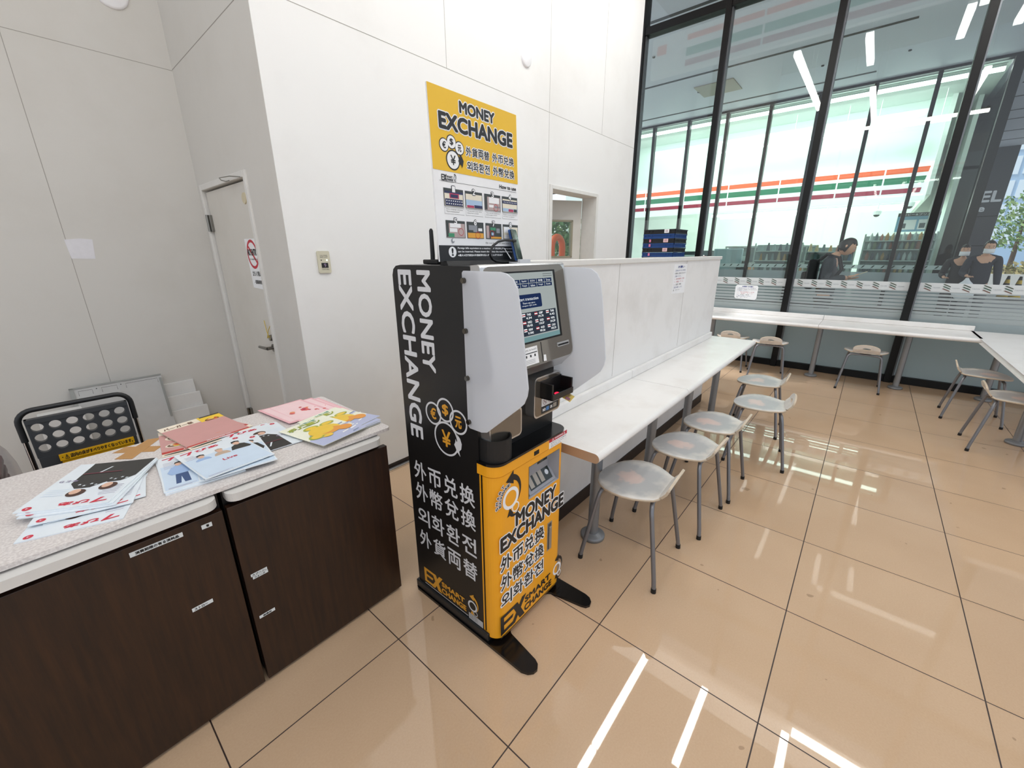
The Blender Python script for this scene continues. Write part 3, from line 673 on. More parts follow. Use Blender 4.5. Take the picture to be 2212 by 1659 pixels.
for r_ in range(2):
    z1 = 1.723 if r_ == 0 else 1.625; z0 = z1-.0545
    for c_, (u0, u1) in enumerate(cols):
        w_ = u1-u0; R4 = lambda a, e, c2, g_: rect(u0+w_*a, zz(z0+.0545*e), u0+w_*c2, zz(z0+.0545*g_))
        b.face(FPo, R4(0, 0, 1, 1), .0012, 8); b.face(FPo, R4(.03, .02, .97, .84), .0014, (7, 7, 12, 7, 12, 8, 8, 7)[r_*4+c_])
        i = r_*4 + c_
        L = {0: [(.03, .72, .97, .84, 4), (.05, .04, .95, .42, 4), (.28, .46, .76, .74, 5), (.33, .5, .71, .68, 4)], 1: [(.03, .14, .97, .5, 6), (.08, .04, .48, .18, 5), (.5, .04, .97, .22, 4)],
             2: [(.03, .05, .16, .84, 8), (.26, .46, .9, .82, 2), (.26, .2, .56, .36, 2), (.6, .2, .95, .3, 3)], 3: [(.03, .55, .97, .74, 4), (.03, .05, .97, .26, 6), (.4, .05, .72, .22, 5), (.74, .05, .95, .24, 8)],
             4: [(.03, .05, .14, .84, 8), (.2, .6, .76, .84, 2), (.18, .34, .56, .56, 2), (.1, .04, .4, .26, 11), (.6, .1, .97, .5, 12)], 5: [(.03, .03, .97, .34, 9), (.1, .5, .6, .8, 3), (.66, .46, .9, .64, 2), (.36, .4, .6, .56, 3)],
             6: [(.03, .05, .2, .84, 12), (.28, .56, .62, .74, 11), (.66, .4, .88, .7, 3), (.3, .03, .97, .16, 9), (.34, .24, .5, .42, 6)], 7: [(.06, .46, .4, .84, 2), (.1, .06, .6, .3, 2), (.03, .0, .5, .06, 4)]}[i]
        for a, e, c2, g_, mi in L: b.face(FPo, R4(a, e, c2, g_), .0018, mi)
        if i in (2, 4, 5, 6): ring(b, FPo, u0+w_*(.68, .76, .62, .36)[(2, 4, 5, 6).index(i)], zz(z0+.0545*(.2, .36, .2, .34)[(2, 4, 5, 6).index(i)]), .0105, .012, .0022, 10)
        if i in (0, 3): 
            for j in range(8): b.face(FPo, R4(.1+.11*j, (.28 if i == 0 else .62), .15+.11*j, (.34 if i == 0 else .67)), .0022, 2)
        if i == 0:
            for j in range(8): b.face(FPo, R4(.1+.11*j, .12, .15+.11*j, .18), .0022, 2)
        write(b, FPo, str(i+1), (u0+u1)/2-.006, zz(z1-.010), (u0+u1)/2+.006, zz(z1+.007), 2, .0016, .0008, .0028, 1)
        if r_ == 0:
            bx = [(u0, zz(1.645)), (u1, zz(1.645)), (u1, zz(1.665)), (u0, zz(1.665)), (u0, zz(1.645))]; stroke(b, FPo, bx, .0007, .0012, 1)
            for j, tx in enumerate((('Select a language and press', '"Start transaction"'), ('The agreement screen will be', 'displayed. Read it and select'), ('Take out your banknotes', 'and prepare them'), ('Foreign currency amount and', 'JPY amount are displayed'))[c_]): write(b, FPo, tx, u0+.006, zz(1.6575-.0065*j), u1-.006-.015*j, zz(1.6615-.0065*j), 1, .0012)
b.face(FPo, disc(.310, zz(1.561), .0075), .0012, 3); b.face(FPo, disc(.3125, zz(1.563), .0045), .0014, 2)
write(b, FPo, 'Do not forget to take your money', .470, zz(1.553), .640, zz(1.559), 1, .0012)
b.face(FPo, disc(.305, zz(1.5245), .0175), .0012, 2); write(b, FPo, '!', .3015, zz(1.513), .3085, zz(1.536), 1, .0016, .0012)
for j, tx in enumerate(('Foreign bills equivalent to a maximum of 100,000 JPY or a maximum of', 'can be inserted. Please insert them into the machine one by one.', '※最大10万円相当の外国紙幣を投入することができます')): write(b, FPo, tx, .330, zz(1.5335-.0115*j), (.652, .640, .56)[j], zz(1.5405-.0115*j), 2, .0012, .0003)
obj('print', b, PM, p)
obj('stand_foot', MB().prism([(-.02, 0), (.022, 0), (.012, .014), (-.012, .014)], lambda u, v, t: Vector((t, -.1+u, 1.482+v)), .265, .645), KB2, p)
# router with two aerials behind the poster
r = thing('wifi_router', (.39, .06, 1.4825), 'black router with two upright aerials behind the poster on the kiosk roof', 'router')
obj('case', MB().box((.335, .02, 1.4825), (.47, .105, 1.499)), KB2, r, bevel=.004)
for x in (.348, .3835): obj('aerial', MB().tube([(x, .06, 1.499), (x+.0005, .06, 1.515), (x-.0005, .06, 1.60), (x-.0005, .06, 1.607)], [.0085, .0085, .0072, .0035], 14), KB2, r)
# phone on its stand and cable
ph = thing('smartphone', (.617, -.138, 1.492), 'black faced smartphone in a clear blue case leaning on a stand before the poster', 'phone')
FPh = frame((.589, -.150, 1.4945), (.955, .29, 0), Vector((-.07, .25, .96)).normalized())
obj('phone_case', MB().plate(FPh, rrect(0, 0, .060, .118, .008), -.010, -.002), mat('clear blue case', '#2c5fa8', .15, trans=.4), ph, bevel=.002)
b = MB().plate(FPh, rrect(.002, .002, .058, .116, .007), -.002, .0005, 0)
obj('display', b, mat('black phone glass', '#08090a', .06), ph)
st = thing('phone_stand', (.617, -.12, 1.4825), 'white wire phone stand on the kiosk roof', 'stand')
b = MB().tube([(.585, -.152, 1.486), (.565, -.10, 1.487), (.570, -.085, 1.556), (.577, -.128, 1.50)], .0022, 8).box((.575, -.16, 1.4825), (.655, -.09, 1.4875)).box((.582, -.168, 1.4825), (.648, -.158, 1.498))
obj('wire_frame', b, mat('white plastic', '#e3e4e6', .35), st)
pts = [(.580, -.135, 1.566), (.560, -.138, 1.566), (.525, -.142, 1.566), (.485, -.146, 1.560), (.452, -.15, 1.545), (.437, -.152, 1.526), (.436, -.152, 1.512), (.448, -.15, 1.500), (.475, -.142, 1.492), (.53, -.13, 1.488), (.60, -.11, 1.488)]
tag(obj('charging_cable', MB().tube(pts, .0042, 10).cyl((.572, -.136, 1.566), (.598, -.132, 1.566), .0056, seg=10), mat('black cable', '#101012', .45)), 'black charging cable looping from the phone before the poster', 'cable')
# ============================================================ island with leaflets
M_DW = mat_wood('dark walnut veneer', '#1d0f09', '#38200f', 'Z', .38)
M_DK = mat('shadow black laminate', '#100b09', .55)
M_PALE = mat('pale grey laminate', '#d6d4d0', .4)
M_TOP = mat_stain('speckled worktop', '#e3ddd9', '#d6cdc9', .5, 7, .35, .4, 150)
FI = frame((0, .2195, 0), (1, 0, 0), (0, 0, 1))
def cabinet(x0, x1, label, stickers, tx0, tx1):
    t = thing('island_cabinet', ((x0+x1)/2, .53, 0), label, 'cabinet', 'island cabinets')
    obj('carcass', MB().box((x0+.004, .26, .03), (x1-.018 if x1 > 0 else x1, .84, .806)).box((x0+.03, .30, 0), (x1-.05, .80, .03)), M_DK, t)
    dr = obj('door', MB().box((x0+.003, .22, .012), (x1-.003, .245, .749)), M_DW, t, bevel=.0015)
    b = MB(); o = rrect(tx0, .197, tx1, .30, .035, 7); b.prism(o, lambda u, v, q: Vector((u, v, q)), .772, .800)
    obj('pull_out_shelf', b, M_PALE, t, bevel=.002)
    for (u0, v0, u1, v1, s_, tu0, tu1) in stickers:
        b = MB().plate(FI, rect(u0, v0, u1, v1), 0, .0008, 0)
        h = v1-v0; write(b, FI, s_, tu0, v0+h*.22, tu1, v1-h*.2, 1, .0012, bold=.0004)
        obj('label_sticker', b, [mat('white tape label', '#dfe5e6', .5), PB], dr)
    return t
cabinet(-1.32, -.423, 'left dark walnut island cabinet with a long white label strip', [(-.652, .716, -.532, .731, '消費期限の有る消耗品', -.64, -.542), (-.486, .712, -.459, .7265, '箸', -.474, -.467), (-.562, .449, -.507, .462, 'ストロー', -.556, -.521)], -1.30, -.434)
cabinet(-.417, .1745, 'right dark walnut island cabinet with two stacked label strips', [(-.394, .465, -.343, .4755, 'スプーン、', -.390, -.347), (-.390, .453, -.342, .4635, 'フォーク', -.385, -.352), (-.398, .286, -.347, .2975, '紙資材', -.386, -.359)], -.408, .145)
o = rrect(-1.34, .232, .206, .846, .018, 6)
tag(obj('worktop', MB().prism(o, lambda u, v, q: Vector((u, v, q)), .8065, .82), M_TOP, bevel=.003, bseg=3), 'pale speckled worktop of the island holding the leaflets', 'worktop')
ZT = .8203
# crossed brown tape on the worktop
FT = frame((0, 0, ZT), (1, 0, 0), (0, 1, 0))
mt = mat('brown kraft tape', '#b98a52', .45)
for (pts, n, lab) in (([(-.600, .742), (-.558, .698), (-.449, .846), (-.487, .866)], .0003, 'brown tape strip running to the right on the worktop, uppermost of the cross'), ([(-.598, .812), (-.556, .846), (-.462, .748), (-.494, .712)], 0, 'brown tape strip under the other one of the cross on the worktop')):
    tag(obj('tape_strip', MB().plate(FT, pts, n, n+.0003), mt), lab, 'tape', 'tape cross')

# --- printed covers drawn in local units: u 0..w to the right, v 0..h up
CM = [mat('magazine white', '#e8f0f6', .3, coat=.3), mat('title red', '#d0213c', .4), mat('print black', '#17181a'), mat('denim print', '#34507f', .4), mat('pale blue print', '#9db9e0', .4), mat('beige print', '#c6ad97', .4), mat('skin print', '#e2b89f', .4), mat('charcoal print', '#2b2a28', .4), mat('lilac print', '#9a90ab', .4), mat('hair brown print', '#4a2c20', .4), mat('wine print', '#7d2f3f', .4), mat('sky tint print', '#cfe0f1', .4)]
def sheet(name, cx, cy, rot, w, h, z, t, art, mats, label, cat, group, curl=0., curl_at='r'):
    a = math.radians(rot); U = Vector((math.cos(a), math.sin(a), 0)); V = Vector((-math.sin(a), math.cos(a), 0)); O = Vector((cx, cy, z)) - U*w/2 - V*h/2
    def bend(u, v):
        s_ = {'r': u/w, 'l': 1-u/w, 'b': 1-v/h, 't': v/h}[curl_at]; return curl*max(0, (s_-.35)/.65)**2
    fr = lambda u, v, n=0.: O + U*u + V*v + Vector((0, 0, n + bend(u, v)))
    b = MB(); N = 8
    for i in range(N):
        for j in range(N):
            u0, u1, v0, v1 = w*i/N, w*(i+1)/N, h*j/N, h*(j+1)/N
            b.face(fr, rect(u0, v0, u1, v1), t, 0)
    for q, n0 in ((0, 0), (1, 0)): pass
    per = [(w*i/N, 0) for i in range(N)] + [(w, h*i/N) for i in range(N)] + [(w-w*i/N, h) for i in range(N)] + [(0, h-h*i/N) for i in range(N)]
    b.add([fr(u, v, 0) for u, v in per] + [fr(u, v, t) for u, v in per], [(i, (i+1) % len(per), len(per)+(i+1) % len(per), len(per)+i) for i in range(len(per))], 0)
    if art: art(b, fr, w, h, t+.0004)
    ctr = Vector((cx, cy, z))
    b.v = [tuple(Vector(p)-ctr) for p in b.v]
    o_ = obj(name, b, mats); o_.location = ctr
    return tag(o_, label, cat, group)
def blob(b, fr, pts, n, mi, S): b.face(fr, [(S[0]+x*S[2], S[1]+y*S[3]) for x, y in pts], n, mi)
def title(b, fr, w, h, n):
    b.face(fr, [(w*.06, h*.945), (w*.235, h*.965), (w*.235, h*.95), (w*.17, h*.865), (w*.125, h*.865), (w*.175, h*.935), (w*.06, h*.925)], n, 1)
    write(b, fr, 'ぴあ', w*.27, h*.88, w*.60, h*.945, 1, n, bold=.0014)
    for j in range(6): b.face(fr, rect(w*.06, h*(.79-.035*j), w*(.06+RND.uniform(.12, .26)), h*(.797-.035*j)), n, 8)
    b.face(fr, disc(w*.90, h*.945, w*.045), n, 1); write(b, fr, '4', w*.885, h*.932, w*.915, h*.958, 0, n+.0004)
def art_jeans(b, fr, w, h, n):
    b.face(fr, rect(w*.02, h*.02, w*.98, h*.70), n-.0002, 11); title(b, fr, w, h, n)
    def fig(x, top, trous, hair, s):
        S = (w*x, h*.12, w*.34*s, h*.64*s)
        blob(b, fr, [(.30, .0), (.48, .0), (.55, .30), (.62, 0), (.85, .0), (.82, .45), (.36, .45)], n, trous, S)
        blob(b, fr, [(.22, .42), (.84, .42), (.98, .55), (.82, .80), (.68, .84), (.44, .84), (.26, .78), (.08, .55)], n+.0004, top, S)
        b.face(fr, disc(S[0]+S[2]*.56, S[1]+S[3]*.90, S[2]*.13, S[3]*.085), n+.0008, 6); blob(b, fr, [(.40, .92), (.44, 1.0), (.60, 1.02), (.74, .98), (.73, .91), (.62, .96), (.5, .95)], n+.0012, hair, S)
    fig(.06, 4, 3, 2, .98); fig(.60, 7, 7, 2, 1.12); fig(.33, 5, 10, 5, 1.0)
    write(b, fr, 'Live', w*.42, h*.34, w*.62, h*.40, 1, n+.002, bold=.0006); b.face(fr, rect(w*.06, h*.05, w*.4, h*.056), n, 8); b.face(fr, rect(w*.06, h*.03, w*.34, h*.036), n, 8)
def art_black(b, fr, w, h, n):
    title(b, fr, w, h, n)
    for x, y, s in ((.52, .60, 1.0), (.20, .52, .9)):
        b.face(fr, [(w*(x-.20*s), 0), (w*(x+.30*s), 0), (w*(x+.26*s), h*(y-.12)), (w*(x+.14*s), h*y), (w*(x-.04*s), h*y), (w*(x-.18*s), h*(y-.10))], n, 7)
        b.face(fr, disc(w*(x+.05), h*(y+.10), w*.105, h*.075), n+.0004, 9); b.face(fr, disc(w*(x+.075), h*(y+.075), w*.06, h*.055), n+.0008, 6)
        for q in range(4):
            a0 = (w*(x-.08+.07*q), h*(y-.05-.03*(q % 2))); b.face(fr, [(a0[0]+w*.026*(1 if k_ % 2 == 0 else .42)*math.cos(math.radians(36*k_)), a0[1]+w*.026*(1 if k_ % 2 == 0 else .42)*math.sin(math.radians(36*k_))) for k_ in range(10)], n+.0008, 0)
    b.face(fr, rect(w*.30, h*.26, w*.78, h*.274), n+.001, 10); b.face(fr, [(w*.5, h*.12), (w*.525, h*.12), (w*.60, h*.25), (w*.57, h*.25)], n+.001, 0)
    write(b, fr, 'なとり', w*.74, h*.40, w*.95, h*.44, 8, n+.001, bold=.0005)
    for j in range(4): b.face(fr, rect(w*.70, h*(.60+.04*j), w*.94, h*(.606+.04*j)), n, 11)
def blank(b, fr, w, h, n): title(b, fr, w, h, n)
MG = 'magazines piled upside down on the left of the worktop'
for cx, cy, rot, z, art, lab, c_ in (
    (-.690, .424, 160.2, ZT, art_black, 'lowest upside-down magazine, nearest the worktop edge, its red title showing', .0),
    (-.658, .500, 171., ZT+.003, art_black, 'upside-down magazine whose left edge sticks out toward the cardigan pile', 0.),
    (-.668, .488, 163., ZT+.006, blank, 'upside-down magazine with only its red dot corner showing in the left pile', .004),
    (-.667, .512, 151., ZT+.010, blank, 'upside-down magazine third from the top of the left pile', .006),
    (-.665, .522, 149., ZT+.013, blank, 'upside-down magazine second from the top of the left pile', .006),
    (-.668, .531, 147.4, ZT+.016, art_black, 'top upside-down magazine with two figures in black on its cover', .007)):
    sheet('magazine', cx, cy, rot, .212, .283, z, .0026, art, CM, lab, 'magazine', MG, c_, 'r')
MG = 'magazines with denim and beige outfits on the cover'
for cx, cy, rot, z, t, lab, c_ in (
    (-.418, .436, -5., ZT, .006, 'lowest magazine of the left denim cover pile, its fore edge showing', 0.),
    (-.416, .441, -6.6, ZT+.006, .004, 'magazine half hidden under the top denim cover, red title cut off', 0.),
    (-.325, .424, -8.3, ZT+.0002+.010, .003, 'white edged magazine lowest under the top denim cover on the right', .0),
    (-.320, .4146, -6.5, ZT+.0135, .0026, 'magazine with red dot corner peeking out right of the top denim cover', .0),
    (-.344, .428, 5., ZT+.0165, .0026, 'top magazine showing three figures in denim, beige and black', .004)):
    sheet('magazine', cx, cy, rot, .212, .283, z, t, art_jeans, CM, lab, 'magazine', MG, c_, 'b')
for cx, cy, rot, z, lab in ((-.218, .530, 3., ZT, 'lower black outfit magazine under its twin near the lemon leaflets'), (-.200, .515, -2., ZT+.003, 'upper black outfit magazine lying between denim cover and lemon leaflet')):
    sheet('magazine', cx, cy, rot, .212, .283, z, .0026, art_black, CM, lab, 'magazine', 'magazines with black outfits on the cover')
# food flyers
FMt = [mat('flyer cream', '#f3e6d2', .35), mat('flyer red', '#c33a30', .4), mat('flyer orange', '#d9863b', .4), mat('flyer yellow', '#f0c93a', .4), mat('flyer rose', '#cf9a95', .4), mat('flyer brown', '#6a4630', .4), PW, mat('flyer black', '#2a2522', .4)]
def art_food(b, fr, w, h, n):
    b.face(fr, rect(0, h*.12, w, h*.86), n-.0002, 4); b.face(fr, rect(0, h*.10, w, h*.17), n, 1); b.face(fr, rect(w*.62, h*.72, w, h), n, 3); b.face(fr, rect(w*.66, h*.93, w, h), n+.0002, 7)
    write(b, fr, 'バーガー祭', w*.06, h*.88, w*.52, h*.95, 5, n, bold=.001); write(b, fr, '期間限定', w*.3, h*.115, w*.7, h*.155, 6, n+.0004)
    for x, y, rx, ry in ((.36, .66, .28, .13), (.28, .36, .22, .09), (.66, .34, .24, .09), (.80, .58, .16, .08), (.80, .84, .14, .06)):
        b.face(fr, disc(w*x, h*y, w*rx, h*ry), n+.0003, 0); b.face(fr, disc(w*x, h*y, w*rx*.86, h*ry*.78), n+.0006, 5)
        for j in range(7): b.face(fr, disc(w*(x+RND.uniform(-.5, .5)*rx), h*(y+RND.uniform(-.4, .5)*ry), w*rx*.28, h*ry*.34, 9), n+.0009+.0001*j, (2, 3, 0, 2, 1)[j % 5])
    b.face(fr, disc(w*.3, h*.055, w*.28, h*.018), n+.0004, 7); b.face(fr, rect(w*.7, h*.05, w*.78, h*.08), n+.0004, 7)
MG = 'food flyers on the worktop'
for cx, cy, rot, z, lab, c_, w_, h_ in ((-.362, .748, -7.5, ZT+.0004, 'food flyer with yellow bottom edge showing at the left of the flyer pile', 0., .212, .285), (-.310, .795, 16., ZT+.002, 'food flyer with yellow top corner poking out behind the top one', 0., .212, .285), (-.315, .772, 9., ZT+.004, 'top food flyer with a large orange dish in the middle', .012, .225, .30)):
    sheet('flyer', cx, cy, rot, w_, h_, z, .0012, art_food, FMt, lab, 'flyer', MG, c_, 't')
# pink leaflets
PM_ = [mat('pink paper', '#f0b9c0', .4), mat('pink light', '#f7d6d8', .4), mat('berry print', '#b5274f', .4), mat('coral print', '#e0655f', .4), mat('leaf print', '#8c9a5a', .4), mat('peach print', '#e8a06c', .4)]
def art_pink(b, fr, w, h, n):
    b.face(fr, rect(w*.06, h*.05, w*.94, h*.95), n-.0002, 1); write(b, fr, '母の日', w*.2, h*.78, w*.8, h*.90, 2, n, bold=.0014)
    for j in range(16): b.face(fr, disc(w*(.52+RND.uniform(-.18, .18)), h*(.46+RND.uniform(-.12, .12)), w*RND.uniform(.03, .07), seg=9), n+.0002*j, (3, 3, 2, 5, 3)[j % 5])
    for x, y, mi in ((.2, .3, 4), (.24, .55, 3), (.82, .42, 3), (.8, .58, 5), (.36, .22, 5), (.78, .30, 3)): b.face(fr, disc(w*x, h*y, w*.10, h*.025), n, mi)
    write(b, fr, 'ありがとう', w*.3, h*.12, w*.66, h*.16, 3, n)
for cx, cy, rot, z, lab in ((.086, .700, 3.3, ZT, 'pink leaflet farthest right, lowest of the pink fan'), (.066, .722, 5., ZT+.0014, 'pink leaflet in the middle of the pink fan'), (.022, .735, 6.4, ZT+.0028, 'top pink leaflet nearest the food flyers, its coral flowers in full view')):
    sheet('leaflet', cx, cy-.012, rot, .205, .275, z, .001, art_pink, PM_, lab, 'leaflet', 'pink leaflets', .006, 'l')
# lemon leaflets
LM = [mat('lemon paper', '#f3f3df', .35), mat('lemon yellow', '#f0c83c', .4), mat('lemon orange', '#e79a3a', .4), mat('lime green print', '#a9b13c', .4), mat('ice lilac', '#b9bfdc', .4), mat('ice blue grey', '#7f8fae', .4), mat('teal print', '#3f9a80', .4), PW]
def art_lemon(b, fr, w, h, n):
    b.face(fr, rect(0, 0, w, h*.30), n-.0002, 4)
    for j in range(26): 
        x, y = RND.uniform(0, .9), RND.uniform(.0, .55); b.face(fr, [(w*x, h*y), (w*(x+.16), h*(y+.03)), (w*(x+.18), h*(y+.06)), (w*(x+.02), h*(y+.04))], n+.00002*j, (4, 5, 7, 4, 7)[j % 5])
    for x, y, rx, ry, mi in ((.20, .34, .15, .09, 3), (.40, .68, .16, .07, 3), (.74, .66, .16, .06, 3)): b.face(fr, disc(w*x, h*y, w*rx, h*ry), n+.0008, mi); b.face(fr, disc(w*x, h*y, w*rx*.7, h*ry*.7), n+.001, 1)
    b.face(fr, disc(w*.50, h*.46, w*.32, h*.19), n+.0012, 1); b.face(fr, disc(w*.56, h*.38, w*.22, h*.10), n+.0014, 2); b.face(fr, disc(w*.46, h*.48, w*.22, h*.14), n+.0016, 1)
    b.face(fr, disc(w*.80, h*.30, w*.14, h*.10), n+.0014, 2); b.face(fr, disc(w*.36, h*.24, w*.10, h*.04), n+.0018, 1)
    row(b, fr, 'ポリコーン', w*.06, w*.78, h*.80, h*.10, 3, .0016, .002, 6, n+.0004); write(b, fr, 'レモン味', w*.40, h*.92, w*.74, h*.965, 6, n+.0004, bold=.0008)
MG = 'lemon leaflets at the right end of the worktop'
for j, (cx, cy, rot, lab) in enumerate(((.092, .428, 4., 'lowest lemon leaflet of the pile at the worktop end'), (.088, .432, 6., 'lemon leaflet second from the bottom at the worktop end'), (.090, .430, 4.5, 'lemon leaflet third from the bottom at the worktop end'), (.094, .436, 7., 'lemon leaflet with creased edge just under the two spread ones'), (.096, .455, 15., 'lemon leaflet behind and right of the front one, its fruit half covered'), (-.005, .392, 11., 'front lemon leaflet overhanging toward the worktop edge with a big yellow fruit'))):
    sheet('leaflet', cx, cy, rot, .205, .278, ZT+.0018*j+.0034*(j == 5), .0014, art_lemon, LM, lab, 'leaflet', MG, .003, 'b')

# ============================================================ behind the island
t = thing('folding_cart', (-.62, 1.36, 0), 'black folding hand cart with a perforated deck standing on edge behind the island', 'cart')
cy = 1.36; xl, xr, zt = -.812, -.462, .905
def arc(cx_, cz, r, a0, a1): return [(cx_ + r*math.cos(math.radians(a)), cy, cz + r*math.sin(math.radians(a))) for a in range(a0, a1+(1 if a1 > a0 else -1), 15 if a1 > a0 else -15)]
b = MB().tube([(xl, cy, .775)] + arc(xl+.05, zt-.05, .05, 180, 90) + arc(xr-.05, zt-.05, .05, 90, 0) + [(xr, cy, .775)], .0105, 12)
obj('handle', b, mat('black rubber grip', '#18191b', .45), t)
for x in (xl, xr):
    obj('upright', MB().cyl((x, cy, .60), (x, cy, .78), .008, seg=12), mat('chrome tube', '#c8c9cc', .12, 1.), t)
    obj('lower_leg', MB().cyl((x, cy, .10), (x, cy, .62), .012, seg=12), mat('black rubber grip', '#18191b', .45), t)
# deck: plate with round holes, cut per square cell
b = MB(); x0, x1, z0, z1, r = xl+.018, xr-.016, .695, .868, .0185
U_ = [x0] + [xl+.046+.0515*(i+.5) for i in range(5)] + [x1]; Wz = [z0, .828-.047*1.5, .828-.047*.5, z1]
for i in range(6):
    for j in range(3):
        ca, cb = xl+.046+.0515*i, .828-.047*(2-j); a_, c_, e_, g_ = U_[i], U_[i+1], Wz[j], Wz[j+1]
        sq = []; ci = []
        for q in range(24):
            an = 2*PI*q/24 + PI/24; dx, dz = math.cos(an), math.sin(an)
            k_ = min(((c_-ca) if dx > 0 else (a_-ca))/dx if abs(dx) > 1e-6 else 9, ((g_-cb) if dz > 0 else (e_-cb))/dz if abs(dz) > 1e-6 else 9)
            sq.append((ca+dx*k_, cb+dz*k_)); ci.append((ca+dx*r, cb+dz*r))
        for yy in (cy-.012, cy+.010):
            b.add([(u, yy, v) for u, v in sq] + [(u, yy, v) for u, v in ci], [(q, (q+1) % 24, 24+(q+1) % 24, 24+q) for q in range(24)], 0)
        b.add([(u, cy-.012, v) for u, v in ci] + [(u, cy+.010, v) for u, v in ci], [(q, (q+1) % 24, 24+(q+1) % 24, 24+q) for q in range(24)], 0)
        for (ux, vz_) in ((a_, e_), (c_, e_), (c_, g_), (a_, g_)):
            near = sorted(sq, key=lambda p_: (p_[0]-ux)**2+(p_[1]-vz_)**2)[:2]
            for yy in (cy-.012, cy+.010): b.add([(ux, yy, vz_), (*near[0][:1], yy, near[0][1]), (*near[1][:1], yy, near[1][1])], [(0, 1, 2)], 0)
b.box((x0, cy-.016, z1-.020), (x1, cy+.012, z1)).box((x0, cy-.014, .60), (x1, cy+.010, z0)).box((x0-.002, cy-.013, z0), (x0+.006, cy+.011, z1)).box((x1-.006, cy-.013, z0), (x1+.002, cy+.011, z1))
obj('deck', b, mat('charcoal cart plastic', '#3a3c3f', .5), t)
for x in (xl+.03, xr-.03): obj('caster', MB().cyl((x-.012, cy, .045), (x+.012, cy, .045), .045, seg=18), mat('black cable', '#101012', .45), t)
obj('axle', MB().cyl((xl, cy, .045), (xr, cy, .045), .007, seg=8).box((xl, cy-.01, .09), (xr, cy+.01, .12)), M_STEEL, t)
t = thing('caution_sign', (-.60, 1.335, .0), 'yellow slippery floor caution sign leaning on the folding cart', 'sign')
FCa = frame((-.745, 1.325, 0), (1, 0, 0), (0, .02, 1))
b = MB().plate(FCa, rect(.012, .0, .250, .665), -.012, -.002, 0).plate(FCa, rect(.008, .664, .254, .692), -.008, .004, 0)
write(b, FCa, '・⚠ 店内の床がすべりやすくなっています。', .016, .669, .248, .688, 1, .0046, bold=.0006); write(b, FCa, 'すべり注意', .035, .56, .228, .605, 2, .0004, bold=.001)
obj('board', b, [mat('caution yellow', '#d9a514', .4), PB, mat('sign red', '#c22236')], t)
# boards leaning on the recess wall
WB = mat('white shelf board', '#dfdedb', .45); GB = mat('grey coated panel', '#c4c4c2', .45)
for j, (x0, x1, zt, lab) in enumerate(((-.20, .075, .30, 'lowest white shelf board leaning by the service door'), (-.28, .055, .415, 'white shelf board second from the front of the leaning stack'), (-.36, .036, .52, 'white shelf board third from the front of the leaning stack'), (-.44, .018, .612, 'tallest white shelf board of the leaning stack'))):
    y0 = 2.50 + .024*j; k_ = .05/ .6
    tag(obj('shelf_board', MB().prism([(y0-.02, 0), (y0, 0), (y0+zt*k_, zt), (y0+zt*k_-.02, zt)], sect, x0, x1), WB, bevel=.002), lab, 'shelf board', 'boards leaning on the recess wall')
t = thing('grey_panel', (-.40, 2.46, 0), 'grey coated steel panel with brackets leaning on the recess wall', 'panel')
lean = frame((-.62, 2.44, 0), (1, 0, 0), Vector((0, .13, .705)).normalized())
obj('sheet', MB().plate(lean, rect(0, 0, .455, .715), -.012, 0), GB, t)
b = MB().plate(lean, rect(-.008, .708, .455, .717), -.014, .006).plate(lean, rect(-.008, 0, .012, .715), -.014, .006).plate(lean, rect(.440, .40, .452, .69), 0, .008)
obj('rail', b, mat('grey channel steel', '#a3a49f', .4, .3), t)
for u in (.105, .225):
    o_ = MB().plate(lean, rect(u, .640, u+.022, .708), 0, .004, 0); o_.face(lean, disc(u+.011, .69, .003), .0044, 1); obj('bracket', o_, [GB, M_BLACK], t)
b = MB()
for u0, u1 in ((.03, .095), (.14, .215), (.26, .43)):
    stroke(b, lean, [(u0, .66), (u0, .69), (u1, .69), (u1, .66)], .002, .0006, 0)
obj('pressed_line', b, mat('shadow grey', '#4a4640'), t)
tag(obj('white_carton', MB().box((-.79, 2.30, 0), (-.60, 2.5, .60)), WB, bevel=.003), 'white board box standing behind the folding cart', 'box')
# baskets under plastic at the left edge
BK = mat('maroon basket plastic', '#4d1722', .4)
for j in range(11):
    z = .20 + .046*j; b = MB(); x0, x1, y0, y1 = -1.28, -.905-.0, 1.34, 1.66
    o_ = rrect(x0, y0, x1, y1, .04, 4); i_ = rrect(x0+.012, y0+.012, x1-.012, y1-.012, .03, 4); n_ = len(o_); l_ = rrect(x0+.03, y0+.03, x1-.03, y1-.03, .03, 4)
    zb = z - (.196 if j == 0 else .07)
    V = [(u, v, z) for u, v in o_] + [(u, v, z-.022) for u, v in o_] + [(u, v, zb) for u, v in l_] + [(u, v, zb+.004) for u, v in [(p_[0], p_[1]) for p_ in l_]] + [(u, v, z) for u, v in i_]
    F = [(i+a*n_, (i+1) % n_+a*n_, (i+1) % n_+c_*n_, i+c_*n_) for a, c_ in ((0, 1), (1, 2), (3, 4), (4, 0)) for i in range(n_)] + [tuple(range(2*n_, 3*n_))]
    b.add(V, F, 0)
    tag(obj('shopping_basket', b, BK), 'maroon nested shopping basket stacked at the left edge under clear plastic' if j < 10 else 'topmost maroon shopping basket of the stack at the left edge', 'basket', 'nested maroon baskets')
b = MB(); ring_ = []
for z, s_ in ((.01, 1.0), (.30, 1.04), (.55, 1.01), (.70, .93), (.80, .70), (.84, .30), (.845, .05)):
    for q in range(24):
        a = 2*PI*q/24; w_ = 1 + .05*math.sin(5*a+z*9) + .03*math.sin(9*a-z*14); ring_.append((-1.093+.235*s_*w_*math.copysign(abs(math.cos(a))**.6, math.cos(a)), 1.5+.205*s_*w_*math.copysign(abs(math.sin(a))**.6, math.sin(a)), z))
